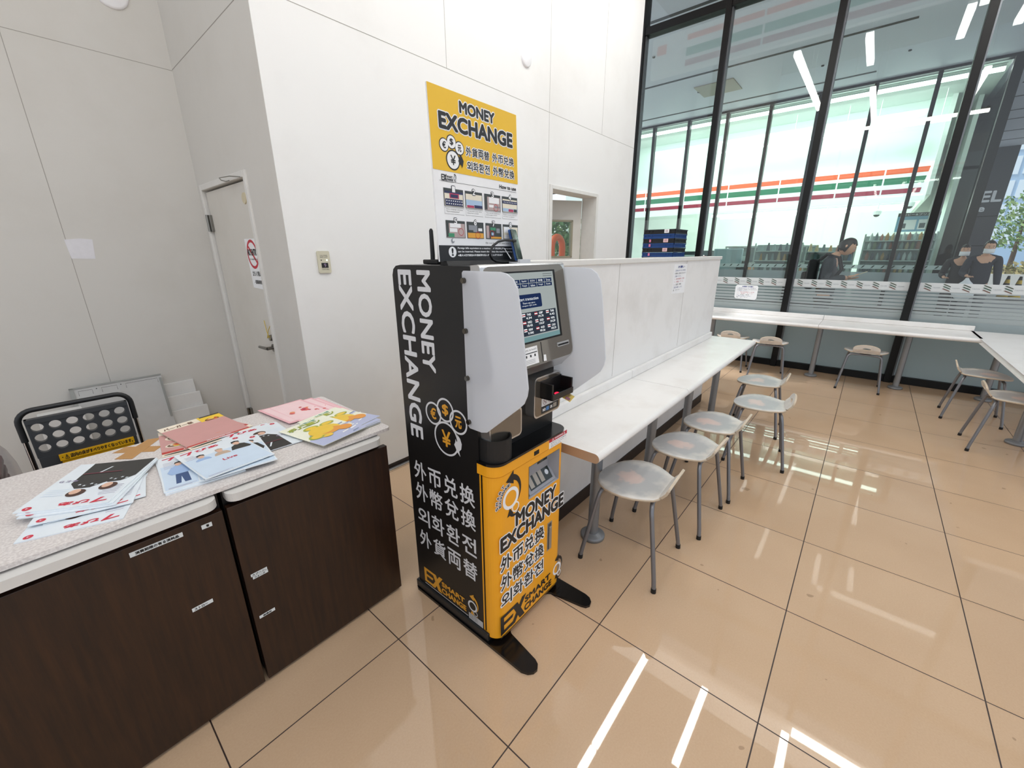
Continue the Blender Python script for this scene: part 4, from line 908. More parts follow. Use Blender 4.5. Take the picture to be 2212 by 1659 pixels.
b.add(ring_, [(i*24+q, i*24+(q+1) % 24, (i+1)*24+(q+1) % 24, (i+1)*24+q) for i in range(6) for q in range(24)], 0, True)
m, n, l = nodes_of('clear polythene'); n.remove(n['Principled BSDF'])
a1, a2, a3, a4 = n.new('ShaderNodeBsdfTransparent'), n.new('ShaderNodeBsdfGlossy'), n.new('ShaderNodeMixShader'), n.new('ShaderNodeTexNoise'); a2.inputs['Roughness'].default_value = .15; a1.inputs['Color'].default_value = (.86, .85, .86, 1)
a4.inputs['Scale'].default_value = 7; mm = n.new('ShaderNodeMath'); mm.operation = 'MULTIPLY'; mm.inputs[1].default_value = .38; l.new(a4.outputs['Fac'], mm.inputs[0]); l.new(mm.outputs[0], a3.inputs[0]); l.new(a1.outputs[0], a3.inputs[1]); l.new(a2.outputs[0], a3.inputs[2]); l.new(a3.outputs[0], n['Material Output'].inputs['Surface'])
tag(obj('plastic_cover', b, m, sub=1), 'clear polythene bag pulled over the maroon basket stack', 'plastic cover')
# ============================================================ bar, window counter, corner table, stools
M_CT = mat_stain('white counter laminate', '#ebe9e6', '#d8d2cb', .6, 4., .3, .45)
M_EDGE = mat('tan edge band', '#b9997c', .5)
M_POST = mat('grey painted post', '#8f9193', .35, .5)
M_FLG = mat('grey cast flange', '#8b8d8f', .45, .4)
def post(x, y, parent, zt=.66):
    o = obj('post', MB().cyl((x, y, .014), (x, y, zt), .029, seg=22), M_POST, parent)
    obj('floor_flange', MB().lathe([(0, 0), (.066, 0), (.067, .018), (.060, .024), (.036, .026), (.033, .030), (0, .030)], (x, y, 0), 28), M_FLG, o)
    return o
# bar along the partition: nosed front edge (profile swept in X)
t = thing('bar_counter', (2.3, -.26, 0), 'long white bar counter on grey posts along the low partition', 'counter')
nose = lambda yf, yb, s=1: [(yb, .655), (yb, .70)] + [(yf + .0225 + .0225*math.cos(math.radians(a)), .6775 + .0225*math.sin(math.radians(a))) for a in range(90, 271, 15)]
for a, c in ((.752, 1.899), (1.902, 3.862)):
    obj('top', MB().prism(nose(-.468, -.0605), sect, a, c, 1 if a < 1 else 0, 0), [M_CT, M_EDGE], t)
    obj('upstand', MB().box((a, -.085, .7002), (c-(.10 if c > 3 else 0), -.0605, .758)), M_CT, t, bevel=.006, bseg=3)
for x in (1.09, 1.83, 2.56, 3.32): post(x, -.285, t)
t = thing('window_counter', (5.68, -.3, 0), 'white counter on grey posts running along the glazed front', 'counter')
sy = lambda u, v, q: Vector((u, q, v))
for a, c in ((-2.165, -.842), (-.839, .86)):
    obj('top', MB().prism(nose(5.35, 5.93), sy, a, c), M_CT, t)
    obj('upstand', MB().box((5.905, a, .7002), (5.93, c, .755)), M_CT, t, bevel=.006, bseg=3)
for y in (.40, -.85, -1.665): post(5.685, y, t)
t = thing('corner_table', (4.7, -2.5, 0), 'white corner table top on grey posts at the right edge', 'table')
obj('top', MB().prism(nose(-2.165, -2.80), sect, 3.45, 5.93), M_CT, t)
for p_ in t.children: pass
for x, y in ((5.735, -2.37), (4.37, -2.385)): post(x, y, t)

# stool: one-piece ply shell with a pierced grip at the back, four bent tube legs
def mat_seat():
    m, n, l = nodes_of('worn white ply seat'); b = n['Principled BSDF']; b.inputs['Roughness'].default_value = .35
    tc = n.new('ShaderNodeTexCoord'); oi = n.new('ShaderNodeObjectInfo')
    off = n.new('ShaderNodeVectorMath'); off.operation = 'ADD'; sc_ = n.new('ShaderNodeVectorMath'); sc_.operation = 'SCALE'; sc_.inputs['Scale'].default_value = 13.
    l.new(oi.outputs['Location'], sc_.inputs[0]); l.new(tc.outputs['Object'], off.inputs[0]); l.new(sc_.outputs[0], off.inputs[1])
    ln = n.new('ShaderNodeVectorMath'); ln.operation = 'LENGTH'; mp = n.new('ShaderNodeMapping'); mp.inputs['Location'].default_value = (0, -.035, -.44); mp.inputs['Scale'].default_value = (1, 1, 1)
    l.new(tc.outputs['Object'], mp.inputs['Vector']); l.new(mp.outputs[0], ln.inputs[0])
    nz = n.new('ShaderNodeTexNoise'); nz.inputs['Scale'].default_value = 14; nz.inputs['Detail'].default_value = 9; l.new(off.outputs[0], nz.inputs['Vector'])
    ad = n.new('ShaderNodeMath'); ad.operation = 'MULTIPLY_ADD'; ad.inputs[1].default_value = .17; l.new(nz.outputs['Fac'], ad.inputs[0]); l.new(ln.outputs['Value'], ad.inputs[2])
    cr = n.new('ShaderNodeValToRGB'); e = cr.color_ramp.elements
    e[0].position = .105; e[0].color = lin('#d3bfb8'); e[1].position = .33; e[1].color = lin('#e4dfd7')
    for p_, c_ in ((.135, '#cdbdb7'), (.155, '#b0b1b2'), (.215, '#b0b2b3'), (.275, '#d2cfca')): k_ = e.new(p_); k_.color = lin(c_)
    l.new(ad.outputs[0], cr.inputs[0]); l.new(cr.outputs[0], b.inputs['Base Color'])
    return m
M_SEAT, M_PLY = mat_seat(), mat('ply edge beige', '#c9b9a3', .5)
M_LEG = mat('grey lacquered tube', '#7d7e82', .35, .6)
def make_stool():
    r = empty('stool', (0, 0, 0))
    # outline: rounded front (+y) narrowing to the grip at the back (-y)
    def half(y):   # half width along the seat
        if y > .0: return .198*math.sqrt(max(0, 1-(y/.187)**2.3))
        return .198 - .080*(min(1, -y/.15))**1.7
    def zc(x, y):
        z = .428 + .010*(abs(x)/.2)**2 - .010*max(0, y/.187)**2
        if y < -.13: z += .012*((-.13-y)/.03)**1 if y > -.16 else .012
        return z
    ys = [.187, .184, .176, .16, .13, .09, .05, 0, -.05, -.10, -.13, -.150]; NX = 12
    V = []; F = []
    for y in ys:
        h = max(half(y), .012)
        for i in range(NX+1): x = -h + 2*h*i/NX; V.append((x, y, zc(x, y)))
    for j in range(len(ys)-1):
        for i in range(NX): a = j*(NX+1)+i; F.append((a, a+1, a+NX+2, a+NX+1))
    b = MB().add(V, F, 0, True)
    # upright grip: semicircular plate with an oval hole, bent up from the back edge
    def gp(u, w): # u across, w up the grip
        th = min(1, w/.03); return Vector((u, -.150 - .018*th - w*.34, .4400 + (w*.94 if w > .03 else w*.94)))
    N = 28; outer = []; inner = []
    for q in range(N):
        a = 2*PI*q/N + PI/N; dx, dz = math.cos(a), math.sin(a)
        iu, iw = .036*dx, .052+.0135*dz
        if dz < 0: k_ = min(.118/abs(dx) if dx else 9, .052/abs(dz)); ou, ow = dx*k_, .052+dz*k_
        else: ou, ow = .118*dx, .052+.050*dz
        outer.append(gp(max(-.118, min(.118, ou)), max(0, ow))); inner.append(gp(iu, iw))
    b.add(outer+inner, [(q, (q+1) % N, N+(q+1) % N, N+q) for q in range(N)], 0, False)
    j = len(ys)-1; bk = [V[j*(NX+1)+i] for i in range(NX+1)]
    lo = [gp(x, 0) for x, _, _ in bk]
    b.add(bk+lo, [(i, i+1, NX+2+i, NX+1+i) for i in range(NX)], 0, True)
    s = obj('seat_shell', b, [M_SEAT, M_PLY], r)
    so = s.modifiers.new('ply', 'SOLIDIFY'); so.thickness = .011; so.offset = -1; so.material_offset_rim = 1; so.use_quality_normals = True
    for sx, sy_ in ((-1, 1), (1, 1), (-1, -1), (1, -1)):
        x, y = sx*.192, sy_*.192; tx, ty = sx*.125, sy_*.118
        P = [(tx*.55, ty, .412), (tx*.85, ty, .411), (tx*1.06, ty*1.06, .405), (tx*1.17, ty*1.10, .388), (tx*1.22, ty*1.15, .36), (x*.97, y*.97, .06), (x, y, .018)]
        lg = obj('leg', MB().tube(P, .0105, 12), M_LEG, r)
        obj('foot_cap', MB().cyl((x*.998, y*.998, .022), (x*1.003, y*1.003, 0), .0125, seg=12), mat('black rubber', '#0d0d0e', .6), lg)
        b_ = MB().cyl((sx*.06, sy_*.055+.01, .4285), (sx*.06, sy_*.055+.01, .4315), .0055, seg=10); obj('screw', b_, mat('dark screw', '#2f3032', .4, .6), s)
    obj('underframe', MB().tube([(-.07, .118, .412), (.07, .118, .412)], .009, 10).tube([(-.07, -.118, .412), (.07, -.118, .412)], .009, 10).box((-.05, -.118, .408), (.05, .118, .416)), M_LEG, r)
    return r
proto = make_stool()
ST = [(1.10, -.505, 3, 'nearest stool tucked under the bar, beside the kiosk', 'bar'), (1.645, -.565, -2, 'second stool from the kiosk along the bar', 'bar'), (2.118, -.592, 0, 'third stool from the kiosk along the bar', 'bar'),
      (2.74, -.76, 10, 'fourth stool from the kiosk, pulled out and turned a little', 'bar'), (3.378, -.642, 3, 'fifth stool from the kiosk, at the far end of the bar', 'bar'),
      (5.46, .075, -88, 'window stool mostly hidden behind the bar end', 'win'), (5.345, -.385, -80, 'window stool standing just past the bar end', 'win'), (5.445, -1.322, -90, 'lone window stool in front of the middle window bay', 'win'),
      (4.93, -2.17, 177, 'farther of the two stools under the corner table', 'tab'), (4.125, -2.245, 180, 'nearer of the two stools under the corner table, cut by the edge', 'tab')]
for i, (x, y, a, lab, g_) in enumerate(ST):
    o = proto if i == 0 else dup(proto)
    o.location = (x, y, 0); o.rotation_euler = (0, 0, math.radians(a))
    tag(o, lab, 'stool', {'bar': 'stools along the bar', 'win': 'stools along the window', 'tab': 'stools at the corner table'}[g_])
# bread crates on a stand by the far window
CRB, CRK = mat('blue crate plastic', '#12407f', .4), mat('black crate plastic', '#17181b', .4)
tag(obj('crate_stand', MB().box((5.22, .94, 1.44), (5.66, 1.34, 1.47)).box((5.24, .96, .0), (5.27, .99, 1.44)).box((5.61, .96, 0), (5.64, .99, 1.44)).box((5.24, 1.29, 0), (5.27, 1.32, 1.44)).box((5.61, 1.29, 0), (5.64, 1.32, 1.44)), M_STEEL), 'steel stand carrying the crate stack by the window', 'stand')
for j in range(6):
    z = 1.4702 + .0605*j; m_ = (CRB, CRK)[j % 2]; dx = (.000, .003, .002, .006, .004, .010)[j]
    x0, x1, y0, y1 = 5.2+dx, 5.68+dx, .915, 1.362
    t = thing('crate', ((x0+x1)/2, 1.14, z), ('%s bread crate, %s in the stack by the far window' % (('blue', 'black')[j % 2], ('lowest', 'second from below', 'third from below', 'third from the top', 'second from the top', 'topmost')[j])), 'crate', 'stacked crates by the window')
    b = MB().box((x0+.012, y0+.012, z), (x1-.012, y1-.012, z+.006))
    for (a, c) in (((x0, y0), (x1, y0+.008)), ((x0, y1-.008), (x1, y1)), ((x0, y0), (x0+.008, y1)), ((x1-.008, y0), (x1, y1))):
        b.box((*a, z+.046), (*c, z+.058)); b.box((a[0]+.004, a[1]+.004, z), (c[0]-.0, c[1]-.0, z+.014))
    for i in range(9):
        y = y0+.012+i*(y1-y0-.036)/8
        if not 2 < i < 6: b.box((x0+.004, y, z+.01), (x0+.012, y+.012, z+.05))
        b.box((x1-.012, y, z+.01), (x1-.004, y+.012, z+.05)); x = x0+.012+i*(x1-x0-.036)/8; b.box((x, y0+.004, z+.01), (x+.012, y0+.012, z+.05)); b.box((x, y1-.012, z+.01), (x+.012, y1-.004, z+.05))
    b.box((x0+.010, y0+.014, z+.008), (x0+.014, y1-.014, z+.046)); b.box((x0+.012, y0+.010, z+.008), (x1-.012, y0+.013, z+.046))
    obj('tray', b, m_, t)
    FCr = frame((x0, 0, 0), (0, -1, 0), (0, 0, 1))
    if j % 2:
        b = MB().plate(FCr, rect(-1.07, z+.010, -1.005, z+.056), .0002, .0016, 0)
        for q in range(3): b.face(FCr, rect(-1.058, z+.022+.010*q, -1.018, z+.026+.010*q), .002, 1)
        obj('label_card', b, [(PW, mat('pink card', '#e7c3c4', .5))[j < 5], mat('card print', '#8a4a55', .5)], t)
    if j in (0, 2, 3): obj('tag', MB().plate(FCr, rect(-1.27, z+.014, -1.245, z+.050), .0002, .0016), mat('pink tag', '#d9799a', .5), t)
# ============================================================ passage, shop opposite, street
SX = 14.7
M_SOF = mat('grey soffit panel', '#ccd3de', .55, var=.015, scale=1.)
obj('ground', MB().box((6.12, -40, -.1), (90, 24, 0)), mat_stain('pale paving', '#a9a9a8', '#8e8d8b', .6, .8, .5), kind='structure')
b = MB().box((6.12, -6.5, 5.66), (27, 9, 5.8), 0)
for x, y0, y1 in ((11.25, -.95, 9), (11.0, -6.5, -1.75), (13.85, -.35, 9), (17.2, -6.5, -3.2), (18.6, -6.5, -3.2), (20.3, -6.5, -3.2), (21.6, -6.5, -3.2), (23.6, -6.5, -3.2), (25.4, -6.5, -3.2), (8.2, -6.5, 9)): b.box((x-.045, y0, 5.655), (x+.045, y1, 5.661), 1)
for x, y in ((9.6, 3.4), (10.6, 2.2), (12.4, 3.3), (12.6, .6), (12.9, -.9), (10.2, -.7)): b.cyl((x, y, 5.64), (x, y, 5.66), .03, mi=1, seg=10)
obj('ceiling_soffit', b, [M_SOF, mat('soffit slot', '#17191c', .7)], kind='structure')
tag(obj('access_panel', MB().box((12.0, 2.35, 5.640), (12.9, 3.3, 5.6595))  , mat('beige access panel', '#a8a595', .6)), 'beige access panel in the passage soffit seen through the first window bay', 'panel')
# shop opposite: posts and head
PYs = [5.41, 4.253, 3.096, 1.939, .782, -.375, -1.533]
def spost(name, y, w=.09): return obj(name, MB().box((SX-.08, y-w/2, 0), (SX+.08, y+w/2, 5.62)), M_BLACK, kind='structure')
for i, y in enumerate(PYs): spost('trim_%d' % (i+2), y, .085)
b = MB().box((SX-.1, -2.86, 0), (SX+.1, -2.69, 5.66)); obj('trim_9', b, M_BLACK, kind='structure')
obj('trim_10', MB().box((SX-.1, -2.69, 5.60), (SX+.1, 9, 5.66)).box((SX-.06, -2.69, 0), (SX+.06, 9, .08)), M_BLACK, kind='structure')
b = MB()
ys = [9] + PYs + [-2.69]
for a, c in zip(ys[1:], ys[:-1]): b.box((SX-.006, a+.04, .08), (SX+.006, c-.04, 5.6))
obj('window_6', b, mat_glass('opposite shop glass', '#f0f8f5', .7), kind='structure')
FO = frame((SX-.012, 0, 0), (0, -1, 0), (0, 0, 1))
b = MB().face(FO, rect(-9, 1.085, 2.69, 1.19), 0, 1)
u = -6.
while u < 2.6: b.face(FO, [(u, 1.10), (u+.05, 1.12), (u+.085, 1.175), (u+.06, 1.18), (u+.03, 1.15)], .001, 0); u += .21
obj('trim_11', b, [mat('band dark green', '#1f3a30', .5), mat_film('pale teal film', '#cfe0de', .15, .4)], kind='structure')
obj('window_7', MB().box((SX-.014, -2.69, .08), (SX-.012, 9, 1.0)), mat_film('lower frosted film', '#c3ced0', .3, .4), kind='structure')
M_SW = mat('mint white shop wall', '#e3ece6', .6, var=.01)
obj('wall_shop_rear', MB().box((24.6, -3.2, 0), (24.8, 12, 5.66)), M_SW, kind='structure')
obj('wall_shop_side', MB().box((16.9, -2.05, 3.1), (24.6, -1.95, 5.66)).box((17.5, -2.6, 0), (24.6, -2.5, 5.66)), M_SW, kind='structure')
obj('floor_shop', MB().box((SX+.06, -2.7, .0), (24.6, 9, .02)), mat('shop floor tile', '#cfcac2', .15), kind='structure')
obj('ceiling_shop', MB().box((SX+.06, -2.7, 5.6), (24.6, 12, 5.66)), M_SW, kind='structure')
# fascia
FF = frame((17.0, 0, 0), (0, -1, 0), (0, 0, 1))
f = thing('fascia_sign', (17.1, 2.4, 3.0), 'long white fascia with orange, green and red stripes inside the shop opposite', 'sign')
obj('board', MB().box((17.004, -1.95, 2.97), (17.15, 9, 3.99)), mat('fascia white', '#eef2f2', .4, emit=.5, var=0), f)
b = MB(); js = [-9, -6.55, -4.98, -3.40, -1.785, -.195, .93, 1.92]
for a, c in zip(js[:-1], js[1:]):
    for z0, z1, mi in ((3.73, 3.875, 0), (3.45, 3.63, 1), (3.19, 3.32, 2)):
        e = c - .02; cut = .10 if c > 1.5 else 0
        b.face(FF, [(a+.02, z0), (e-cut*(3.9-z0)*1.3, z0), (e-cut*(3.9-z1)*1.3, z1), (a+.02, z1)], .0, mi)
obj('stripes', b, [mat('stripe orange', '#e9602f', .4, emit=.35, var=0), mat('stripe green', '#0f7350', .4, emit=.3, var=0), mat('stripe red', '#a02a44', .4, emit=.3, var=0)], f)
obj('wall_shop_upper', MB().box((17.16, -1.95, 3.95), (17.3, 9, 5.6)), mat('upper shop wall', '#dbe7e1', .6, var=.01), kind='structure')
# white light frames under the fascia
M_TUBE = mat_emit('shop tube light', '#f4fffb', 5.5)
def lamp(x0, y0, z, x1, y1, r=.035, lab='', grp='', name='pendant_strip_light', m=None, top=5.6):
    d = thing(name, ((x0+x1)/2, (y0+y1)/2, z), lab, 'light', grp)
    t_ = Vector((x1-x0, y1-y0, 0)).normalized(); q = Vector((-t_.y, t_.x, 0))*r
    A, B = Vector((x0, y0, z)), Vector((x1, y1, z))
    for nm, za, zb, mm in (('diffuser', -r, r*.5, m or M_TUBE), ('housing', r*.5, r*1.4, mat('white lamp housing', '#e8e8e6', .4))):
        V = [p_ + Vector((0, 0, e)) for e in (za, zb) for p_ in (A+q, A-q, B-q, B+q)]
        b_ = MB()
        if nm == 'housing':
            for t2 in (.12, .88): pr_ = A.lerp(B, t2); b_.cyl(pr_, (pr_.x, pr_.y, top), .006, seg=6)
        obj(nm, b_.add(V, [(0, 3, 2, 1), (4, 5, 6, 7), (0, 1, 5, 4), (1, 2, 6, 5), (2, 3, 7, 6), (3, 0, 4, 7)], 0), mm, d)
    return d
for i in range(7): lamp(SX+.28, -1.95+1.6*i-.66, 5.50, SX+.28, -.45+1.6*i-.56, .05, 'strip light along the head of the opposite shop front', 'shop front head lights')
for (x, n_, z) in ((18.6, 3, 2.98), (19.9, 3, 2.98)):
    for i in range(n_): lamp(x, -1.5+1.95*i, z, x, .4+1.95*i, .055, 'hanging strip light over the shelves of the opposite shop', 'shop aisle lights')
lamp(18.68, -1.58, 2.98, 19.82, -1.58, .07, 'hanging cross light closing the frame of lights in the opposite shop', 'shop aisle lights')
lamp(18.68, 2.375, 2.98, 19.82, 2.375, .05, 'hanging cross light in the middle of the lights in the opposite shop', 'shop aisle lights')
for i in range(3): lamp(16.2, -2.0+2.0*i, 4.85, 16.2, -.3+2.0*i, .03, 'thin strip light above the striped fascia', 'upper shop lights')
for z, lab in ((3.02, 'dome camera hanging under the shop lights'), (3.22, 'dome camera by the side wall of the opposite shop')):
    y = -.95 if z < 3.1 else -1.7
    c_ = thing('ceiling_dome_camera', (18.2, y, z-.35), lab, 'camera', 'dome cameras')
    obj('stem', MB().cyl((18.2, y, z-.2), (18.2, y, z+.2), .02, seg=8), PW, c_); obj('base', MB().cyl((18.2, y, z-.32), (18.2, y, z-.2), .11, .12, seg=18), PW, c_); obj('dome', MB().ball((18.2, y, z-.32), .085, .085, .07), mat('dark glass', '#1d2623', .1), c_)
# shelving with goods
M_RACK = mat('white rack steel', '#ccd6d3', .45); GC = [mat('goods %d' % i, h, .45) for i, h in enumerate(('#b9c9c6', '#8fa5a4', '#5d7276', '#c9b48f', '#a8705e', '#7c8f6b', '#46545c', '#d3dbd9', '#b98d4c', '#69819c'))]
goods = {}
def good(kind, m):
    key = (kind, m.name)
    if key not in goods:
        b = MB()
        if kind == 'pack': b.prism(rrect(-.06, -.045, .06, .045, .02, 3), lambda u, v, q: Vector((u*(1-.5*(q > .1)), v*(1-.6*(q > .1)), q)), 0, .20)
        elif kind == 'bottle': b.lathe([(0, 0), (.036, 0), (.038, .10), (.030, .15), (.013, .18), (.013, .205), (0, .205)], (0, 0, 0), 10)
        else: b.box((-.075, -.06, 0), (.075, .06, .17))
        o_ = obj({'pack': 'snack_pack', 'bottle': 'bottle', 'box': 'boxed_product'}[kind], b, m); goods[key] = [o_, False]
    o_, used = goods[key]
    if used: o_ = o_.copy(); COL.objects.link(o_)
    goods[key][1] = True
    return o_
def rack(x, y0, y1, top, lv, kind, lab, glab, grp, dy):
    r = thing('shelf_rack', (x, (y0+y1)/2, 0), lab, 'shelf rack', 'shop racks')
    for y in (y0, y1): obj('upright', MB().box((x-.02, y-.018, 0), (x+.02, y+.018, top)), M_RACK, r)
    obj('back_panel', MB().box((x+.30, y0, .1), (x+.32, y1, top-.05)), mat('rack back', '#8b9a99', .6), r)
    for z in lv:
        obj('shelf', MB().box((x-.02, y0, z-.025), (x+.30, y1, z)), M_RACK, r)
        y = y0+.09
        while y < y1-.08:
            o_ = good(kind, RND.choice(GC)); o_.location = (x+.09, y, z); o_.rotation_euler = (0, 0, RND.uniform(-.25, .25)); s_ = RND.uniform(.9, 1.25); o_.scale = (s_, s_, s_*RND.uniform(.85, 1.15)); tag(o_, glab, 'product', grp); y += dy
rack(15.55, 2.15, 3.35, 1.62, (.95, 1.28), 'box', 'low white rack of boxed goods at the left of the opposite shop front', 'boxed product on the low racks behind the opposite shop front', 'boxed goods on the front racks', .22)
rack(15.55, .62, 1.92, 1.82, (.95, 1.28, 1.58), 'pack', 'white rack of snack packs left of the dark coated person', 'snack pack on the racks behind the opposite shop front', 'snack packs on the front racks', .17)
rack(15.55, -.70, .50, 1.72, (.95, 1.28, 1.55), 'pack', 'white rack of snack packs behind the dark coated person', 'snack pack on the racks behind the opposite shop front', 'snack packs on the front racks', .17)
rack(15.55, -2.35, -.86, 2.02, (.95, 1.30, 1.60, 1.84), 'bottle', 'tall white rack of small bottles right of the dark coated person', 'small bottle on the tall rack or wall rack of the opposite shop', 'bottles on the shop racks', .115)
rack(17.1, -2.45, -1.5, 2.1, (1.25, 1.5, 1.75), 'box', 'wall rack of packets below the blue poster', 'packet on the wall rack below the blue poster', 'packets on the wall rack', .2)
tag(obj('shop_counter', MB().box((18.5, .0, 0), (19.2, 5.2, 1.05)).box((18.45, -.05, 1.05), (19.25, 5.25, 1.10)), mat('counter brown', '#9a6f4b', .5)), 'brown service counter inside the opposite shop', 'counter')
t = thing('display_case', (18.8, 2.2, 1.1), 'glazed food case standing on the service counter of the opposite shop', 'case')
obj('case_frame', MB().box((18.55, .5, 1.1), (19.1, 3.6, 1.16)).box((18.55, .5, 1.72), (19.1, 3.6, 1.78)).box((18.55, .5, 1.16), (18.6, .56, 1.72)).box((18.55, 3.54, 1.16), (18.6, 3.6, 1.72)), M_ALU, t)
obj('case_back', MB().box((19.05, .5, 1.16), (19.1, 3.6, 1.72)), mat('case back', '#7d8a8c', .4), t)
tag(obj('hot_drink_machine', MB().box((18.6, 4.0, 1.1), (19.0, 4.7, 1.62)).box((18.56, 4.1, 1.2), (18.6, 4.6, 1.5)), mat('machine grey', '#4a5357', .4), bevel=.02), 'dark grey machine standing on the service counter', 'machine')
FPs = frame((17.4, 0, 0), (0, -1, 0), (0, 0, 1))
b = MB().face(FPs, rect(1.48, 2.12, 2.42, 2.66), 0, 0).face(FPs, rect(1.48, 2.56, 2.42, 2.66), .002, 1)
write(b, FPs, 'コピー&プリント', 1.6, 2.58, 2.3, 2.64, 2, .004)
for u in (1.55, 1.98): b.face(FPs, rect(u, 2.18, u+.38, 2.46), .003, 2); b.face(FPs, rect(u+.03, 2.22, u+.16, 2.36), .005, 3)
tag(obj('wall_poster', b, [mat('poster blue', '#7fb0cc', .5), mat('dark scene print', '#3c4242'), PW, mat('machine grey', '#4a5357', .4)]), 'blue information poster on the rear wall of the opposite shop', 'poster')
t = thing('copier', (15.6, 3.9, 0), 'pale copier with a red panel standing behind the opposite shop front', 'copier')
obj('cabinet', MB().box((15.4, 3.6, 0), (15.9, 4.4, 1.45)), mat('copier white', '#dfe6e5', .4), t, bevel=.02); obj('side_panel', MB().box((15.39, 3.55, .9), (15.9, 3.6, 1.42)), mat('copier red', '#c22f52', .4), t)
obj('lid', MB().box((15.45, 3.7, 1.45), (15.9, 4.3, 1.58)), mat('machine grey', '#4a5357', .4), t, bevel=.02)
t = thing('parcel_machine', (15.6, 2.7, 0), 'pale blue service terminal standing behind the opposite shop front', 'machine')
obj('body', MB().box((15.35, 2.25, 1.05), (15.5, 3.15, 1.66)), mat('pale blue steel', '#bcd2da', .4), t, bevel=.015); obj('base', MB().box((15.36, 2.4, 0), (15.49, 3.0, 1.05)), mat('pale blue steel', '#bcd2da', .4), t)
# interior faces right of the shop: dark glazed corner, panelled hotel wall
obj('wall_shop_end', MB().box((16.0, -2.92, 0), (25, -2.86, 5.66)), mat('dark glazing', '#26302f', .08, spec=.8), kind='structure')
HX = 27.0
b = MB().box((HX, -4.83, 0), (HX+.4, -3.0, 5.66)); zj = 2.98
for z in (zj, 1.78): b.box((HX-.004, -4.83, z-.015), (HX, -3.0, z+.015), 1)
obj('wall_hotel', b, [mat('slate wall panel', '#474a50', .5, var=.02), M_BLACK], kind='structure')
FHt = frame((HX-.003, 0, 0), (0, -1, 0), (0, 0, 1))
b = MB(); write(b, FHt, 'HOTEL', 2.72, 3.56, 4.75, 3.98, 0, .0, bold=.02); write(b, FHt, 'entrance', 2.74, 3.18, 4.36, 3.38, 0, .0, bold=.012)
tag(obj('hotel_lettering', b, mat('white letter', '#e6e9ec', .4)), 'white hotel entrance lettering on the slate wall at the right', 'sign')
# street: hedge, trees, pale building, kerb wall, cones
tag(obj('office_building', MB().box((60, -26, 0), (62, -2, 11)), mat('pale blue cladding', '#a9c6e2', .5)), 'pale blue building across the street', 'building')
bd = bpy.data.objects['office_building']
for i in range(8):
    for j in range(5): obj('pane', MB().box((59.95, -10.5+1.0*i, 2.2+2.0*j), (60.05, -9.75+1.0*i, 3.7+2.0*j)), mat('street pane', '#dfeefb', .1), bd)
def leafy(name, c, rad, n, m, lab, cat, grp, trunk=None):
    t_ = thing(name, (c[0], c[1], 0), lab, cat, grp); b_ = MB()
    for _ in range(n):
        d_ = Vector((RND.gauss(0, 1), RND.gauss(0, 1), RND.gauss(0, 1))).normalized()*(RND.random()**.4)
        p_ = Vector(c) + Vector((d_.x*rad[0], d_.y*rad[1], d_.z*rad[2])); a_ = Vector((RND.gauss(0, 1), RND.gauss(0, 1), RND.gauss(0, 1))).normalized(); e_ = a_.orthogonal().normalized(); g_ = a_.cross(e_); s_ = RND.uniform(.07, .15)
        b_.add([p_-e_*s_, p_+g_*s_*.5, p_+e_*s_, p_-g_*s_*.5], [(0, 1, 2, 3)], RND.randrange(2))
    obj('foliage', b_, m, t_)
    if trunk: obj('trunk', MB().tube([(c[0], c[1], 0), (c[0]+.06, c[1], c[2]*.5), (c[0], c[1]+.05, c[2])], [trunk, trunk*.8, trunk*.4], 8), mat('bark', '#5b4a3c', .8), t_)
LG = [mat('leaf mid green', '#5d8a4d', .5), mat('leaf pale green', '#93b06f', .5)]; LG2 = [mat('hedge olive', '#8d8f5b', .6), mat('hedge straw', '#b3a673', .6)]
leafy('street_tree', (33, -6.6, 3.0), (1.2, 1.5, 1.5), 900, LG, 'green street tree nearest the slate wall', 'tree', 'street trees', .12)
leafy('street_tree', (36, -8.6, 3.4), (1.3, 1.6, 1.6), 800, LG, 'pale green street tree farther right', 'tree', 'street trees', .12)
leafy('hedge', (31, -7.0, .55), (.6, 2.4, .5), 900, LG2, 'straw coloured low hedge by the street', 'hedge', 'hedges')
tag(obj('planter_wall', MB().box((29.9, -12, 0), (30.2, -5.1, .5)), mat('planter white', '#d8d8d4', .6)), 'low white planter wall under the hedge', 'wall')
for (x, y, lab) in ((22.5, -4.35, 'yellow black barrier cone left of the pair'), (21.0, -4.75, 'yellow black barrier cone nearer the frame edge'), (20.6, -4.95, 'yellow black barrier cone cut by the frame edge')):
    c_ = thing('traffic_cone', (x, y, 0), lab, 'cone', 'barrier cones'); b = MB()
    for q in range(6): b.cyl((x, y, .03+.12*q), (x, y, .15+.12*q), .15-.02*q, .13-.02*q, seg=14, mi=q % 2)
    obj('body', b, [mat('cone yellow', '#d8b222', .5), M_BLACK], c_); obj('base', MB().box((x-.2, y-.2, 0), (x+.2, y+.2, .03)), M_BLACK, c_)
